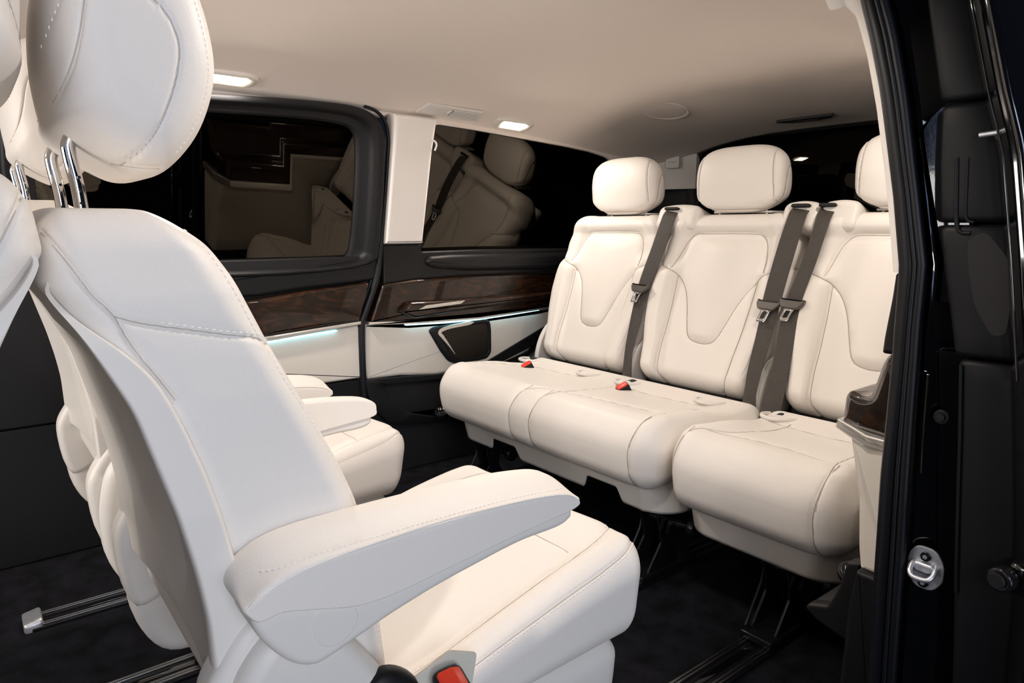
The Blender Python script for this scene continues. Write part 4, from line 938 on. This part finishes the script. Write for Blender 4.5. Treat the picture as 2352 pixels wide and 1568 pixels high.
# ================================================================== FITTINGS
def rail(x, y0, y1, label):
    R = empty('floor_rail', (x, y0, 0), label, 'floor rail', 'seat rails let into the black carpet')
    L_ = y1 - y0
    box('rail_bed', (-.038, 0, -.004), (.038, L_, .008), 'blackmetal', R, .002)
    for k, sx in enumerate((-.030, -.022, .022, .030)): box('ridge', (sx - .0028, 0.0, .007), (sx + .0028, L_, .0125), 'alu', R, .0012)
    box('slot_cover', (-.008, 0, .007), (.008, L_, .010), 'gloss', R, .001)
    return R
rail(-.745, -.25, 2.5, 'floor rail under the seats by the open door')
rail(-1.10, 0.9, 2.5, 'floor rail under the inner end of the bench')
rail(-1.435, -.35, .9, 'floor rail under the inner side of the far seat')
rl_ = rail(-1.825, .045, 2.5, 'floor rail nearest the far wall, with a metal end cap')
rslab('end_cap', roundpoly([(-.036, .0), (-.036, .026), (.036, .026), (.036, 0)], [0, .012, .012, 0]), -.015, .022, .006, lambda p, t: (p[0], t, p[1] * (1 if t > 0 else .8)), 'steel', rl_, 4)

# dome lamps over the doors. Local frame follows the headliner slope
def on_ceiling(x, y):
    e = .01; p = Vector((x, y, ceil_z(x, y))); tx = (Vector((x + e, y, ceil_z(x + e, y))) - Vector((x - e, y, ceil_z(x - e, y)))).normalized()
    ty = (Vector((x, y + e, ceil_z(x, y + e))) - Vector((x, y - e, ceil_z(x, y - e)))).normalized(); n = ty.cross(tx).normalized()
    if n.z > 0: n = -n
    return p, tx, ty, n
def lamp(x, y, label, power, w_=.034, l_=.085, col=(1.0, .91, .82)):
    p, tx, ty, n = on_ceiling(x, y); R = empty('dome_lamp', p, label, 'lamp', 'dome lamps along the roof sides')
    to = lambda q, t: tx * q[0] + ty * q[1] + n * t
    outer = roundpoly([(-w_, -l_ + .02), (-w_, l_ - .02), (-w_ * .5, l_), (w_ * .6, l_), (w_, l_ - .03), (w_, -l_ + .03), (w_ * .6, -l_), (-w_ * .5, -l_)], .014)
    inner = roundpoly([(-w_ * .66, -l_ * .55), (-w_ * .66, l_ * .58), (w_ * .30, l_ * .58), (w_ * .30, -l_ * .55)], .008)
    ringstrip('bezel', outer, inner, [(0, -.003), (0, .003), (.1, .007), (.35, .009), (.8, .007), (1, .003), (1, -.002)], to, 'shell', R, 200, (-.006, 0), .5)
    rslab('diffuser', inner, -.002, .006, .002, to, 'bulb', R, 2)
    tube('lens_edge', [to(q, .008) for q in ((-w_ * .2, l_ * .60), (w_ * .2, l_ * .60))], .004, 'bulb', R, 10)
    d = bpy.data.lights.new('lamp_light', 'AREA'); d.shape = 'RECTANGLE'; d.size = .04; d.size_y = .09; d.energy = power; d.color = col
    q = bpy.data.objects.new('lamp_light', d); COL.objects.link(q); q.parent = R; q.location = n * .013
    q.rotation_euler = n.to_track_quat('-Z', 'Y').to_euler()
    q.rotation_euler = Matrix((tx, ty, -n)).transposed().to_euler()
    return R
lamp(-2.015, .615, 'lit dome lamp over the far sliding door window', 5)
lamp(-2.045, 1.63, 'lit dome lamp over the rear quarter window, behind the air vent', 2.6)
lamp(-.66, .62, 'lit dome lamp above the open doorway, over the nearest seat', 3.0)
lamp(-.64, 1.62, 'lit dome lamp above the single rear seat', 1.8)
lamp(-1.33, -.95, 'lit dome lamp in the front of the roof', 3.5)

# air vent beside the rear lamp
p, tx, ty, n = on_ceiling(-2.03, 1.36); p = p + n * .005; av = empty('air_vent', p, 'cream rectangular air vent between the two far-side dome lamps', 'air vent')
to = lambda q, t: tx * q[0] + ty * q[1] + n * t
rslab('housing', roundpoly([(-.036, -.13), (.030, -.115), (.036, .10), (-.032, .125)], .008), -.004, .005, .003, to, 'shell', av, 3)
rslab('blank_panel', roundpoly([(-.024, -.108), (.022, -.100), (.024, -.035), (-.024, -.035)], .003), .004, .0062, .001, to, 'shell', av, 2)
rslab('thumb_wheel', roundpoly([(-.006, -.026), (.016, -.024), (.016, -.018), (-.006, -.018)], .002), .004, .009, .001, to, 'shell', av, 2)
rslab('slot_well', roundpoly([(-.020, -.014), (.024, -.014), (.024, .092), (-.020, .098)], .003), .0045, .0056, .0003, to, 'slot', av, 1)
for k in range(6): tube('louvre', [to((-.018 + k * .008, -.013), .0065), to((-.018 + k * .008, .094), .0065)], .0021, 'shell', av, 8)
rslab('slider', roundpoly([(-.029, .02), (-.022, .02), (-.022, .04), (-.029, .04)], .003), .004, .009, .002, to, 'shell', av, 2)

# roof speaker cover
p, tx, ty, n = on_ceiling(-1.70, 2.06); cs = empty('roof_speaker', p, 'flat oval speaker cover in the headliner above the rear row', 'speaker')
to = lambda q, t: tx * q[0] + ty * q[1] + n * t
ol = spline([(-.075, -.09), (-.03, -.10), (.03, -.085), (.06, -.02), (.055, .06), (.015, .115), (-.05, .12), (-.095, .07), (-.10, -.02)], 6, True)
il = [(a * .84, b * .84 + .001) for a, b in ol]
ringstrip('rim', ol, il, [(0, -.004), (0, .002), (.3, .005), (.8, .004), (1, .001)], to, 'cloth', cs, 160, (-.015, .005), 1)
rslab('grille', il, -.003, .003, .001, to, 'cloth', cs, 2)
# unlit black lamp over the tailgate
tl = empty('tailgate_lamp', (-1.37, 2.44, 1.283), 'unlit narrow black lamp in the headliner over the tailgate', 'lamp')
rslab('housing', roundpoly([(-.11, -.02), (.11, -.02), (.085, .02), (-.085, .02)], .01), 0, .016, .004, lambda q, t: (q[0], q[1], -t + .01), 'black', tl, 3)
rslab('lens', roundpoly([(-.06, -.010), (.06, -.010), (.06, .010), (-.06, .010)], .004), 0, .003, .001, lambda q, t: (q[0], q[1], -t - .006), 'gloss', tl, 2)
# coat hook on the cream pillar
hk = tube('coat_hook', [(WX(1.21) + .035, 1.300, 1.190), (WX(1.2) + .045, 1.308, 1.184), (WX(1.17) + .050, 1.314, 1.172), (WX(1.15) + .046, 1.312, 1.156)] or [(WX(1.20) + .035, 1.300, 1.196), (WX(1.19) + .05, 1.308, 1.190), (WX(1.18) + .060, 1.306, 1.172), (WX(1.16) + .058, 1.300, 1.158), (WX(1.17) + .040, 1.298, 1.150)], .0050, 'pillar', None, 12, 6, True, .6)
props(hk, 'small cream coat hook on the rear edge of the window pillar', 'hook')

# side panel loudspeaker
sk = empty('loudspeaker', (0, 0, 0), 'dark perforated loudspeaker with silver corner trim set in cream side panel', 'speaker')
so_ = roundpoly([(1.330, .522), (1.352, .533), (1.470, .541), (1.590, .545), (1.612, .535), (1.618, .50), (1.618, .41), (1.600, .386), (1.558, .382), (1.440, .384), (1.413, .398), (1.38, .44)], .012)
si_ = roundpoly([(1.372, .509), (1.385, .520), (1.585, .529), (1.600, .518), (1.602, .412), (1.586, .399), (1.455, .398), (1.432, .412)], .008)
ringstrip('surround', so_, si_, [(0, .01), (0, .030), (.2, .035), (.8, .036), (1, .031), (1, .026)], onwall, 'black', sk, 240, (1.50, .463), 1.3)
rslab('grille', si_, .02, .032, .001, onwall, 'grille', sk, 1)
pth = spline([(1.441, .422), (1.415, .458), (1.388, .492), (1.374, .510), (1.388, .521), (1.43, .5285), (1.48, .5320), (1.530, .5365)], 8); secs = []
for k, q in enumerate(pth):
    t_ = pth[min(k + 1, len(pth) - 1)] - pth[max(k - 1, 0)]; t_ = t_ / np.linalg.norm(t_); nn2 = np.array([-t_[1], t_[0]]); f_ = k / (len(pth) - 1)
    wd_ = .0012 + .0062 * float(sstep(0, .35, f_) * sstep(1, .93, f_))
    secs.append([onwall(q + nn2 * wd_ * a_, h_) for a_, h_ in ((-1, .030), (-.85, .0385), (.85, .0385), (1, .030))])
sweep('corner_trim', secs, 'silver', sk, deg=40)
text('lettering', 'Burmester', .0085, Vector((WX(.53) + .0390, 1.452, .5290)), Matrix(((0, 0, 1, 0), (1, 0, 0, 0), (0.05, 1, 0, 0), (0, 0, 0, 1))), 'white', sk, .0001)

# sockets in the trays
def socket(loc, label, yaw, tilt=-.7, line2=True):
    R = empty('power_socket', loc, label, 'socket', 'round power sockets in the side trays'); R.rotation_euler = (0, tilt, yaw)
    disc('socket_ring', (0, 0, -.02), (0, 0, 1), .026, .022, 'black', R, 32, .003)
    c_ = disc('socket_cap', (0, 0, .0), (0, 0, 1), .021, .007, 'blackmetal', R, 32, .003)
    text('lettering', '12 V', .014, Vector((0, .004, .0073)), Matrix.Rotation(0, 4, 'Z'), 'white', c_)
    if line2: text('lettering', 'MAX 15 A', .0055, Vector((0, -.008, .0073)), Matrix.Rotation(0, 4, 'Z'), 'white', c_)
    return R
socket((-2.155, 1.37, .212), 'round 12 volt socket in the open tray beside the bench', math.radians(62), 0, False).rotation_euler = (.45, 0, math.radians(52))
q_ = socket((-.517, 1.165, .305), '12 volt socket in black tray below the near side panel', 0, 0); q_.rotation_euler = (.75, 0, math.radians(25)); q_.scale = (.75, .75, .75)
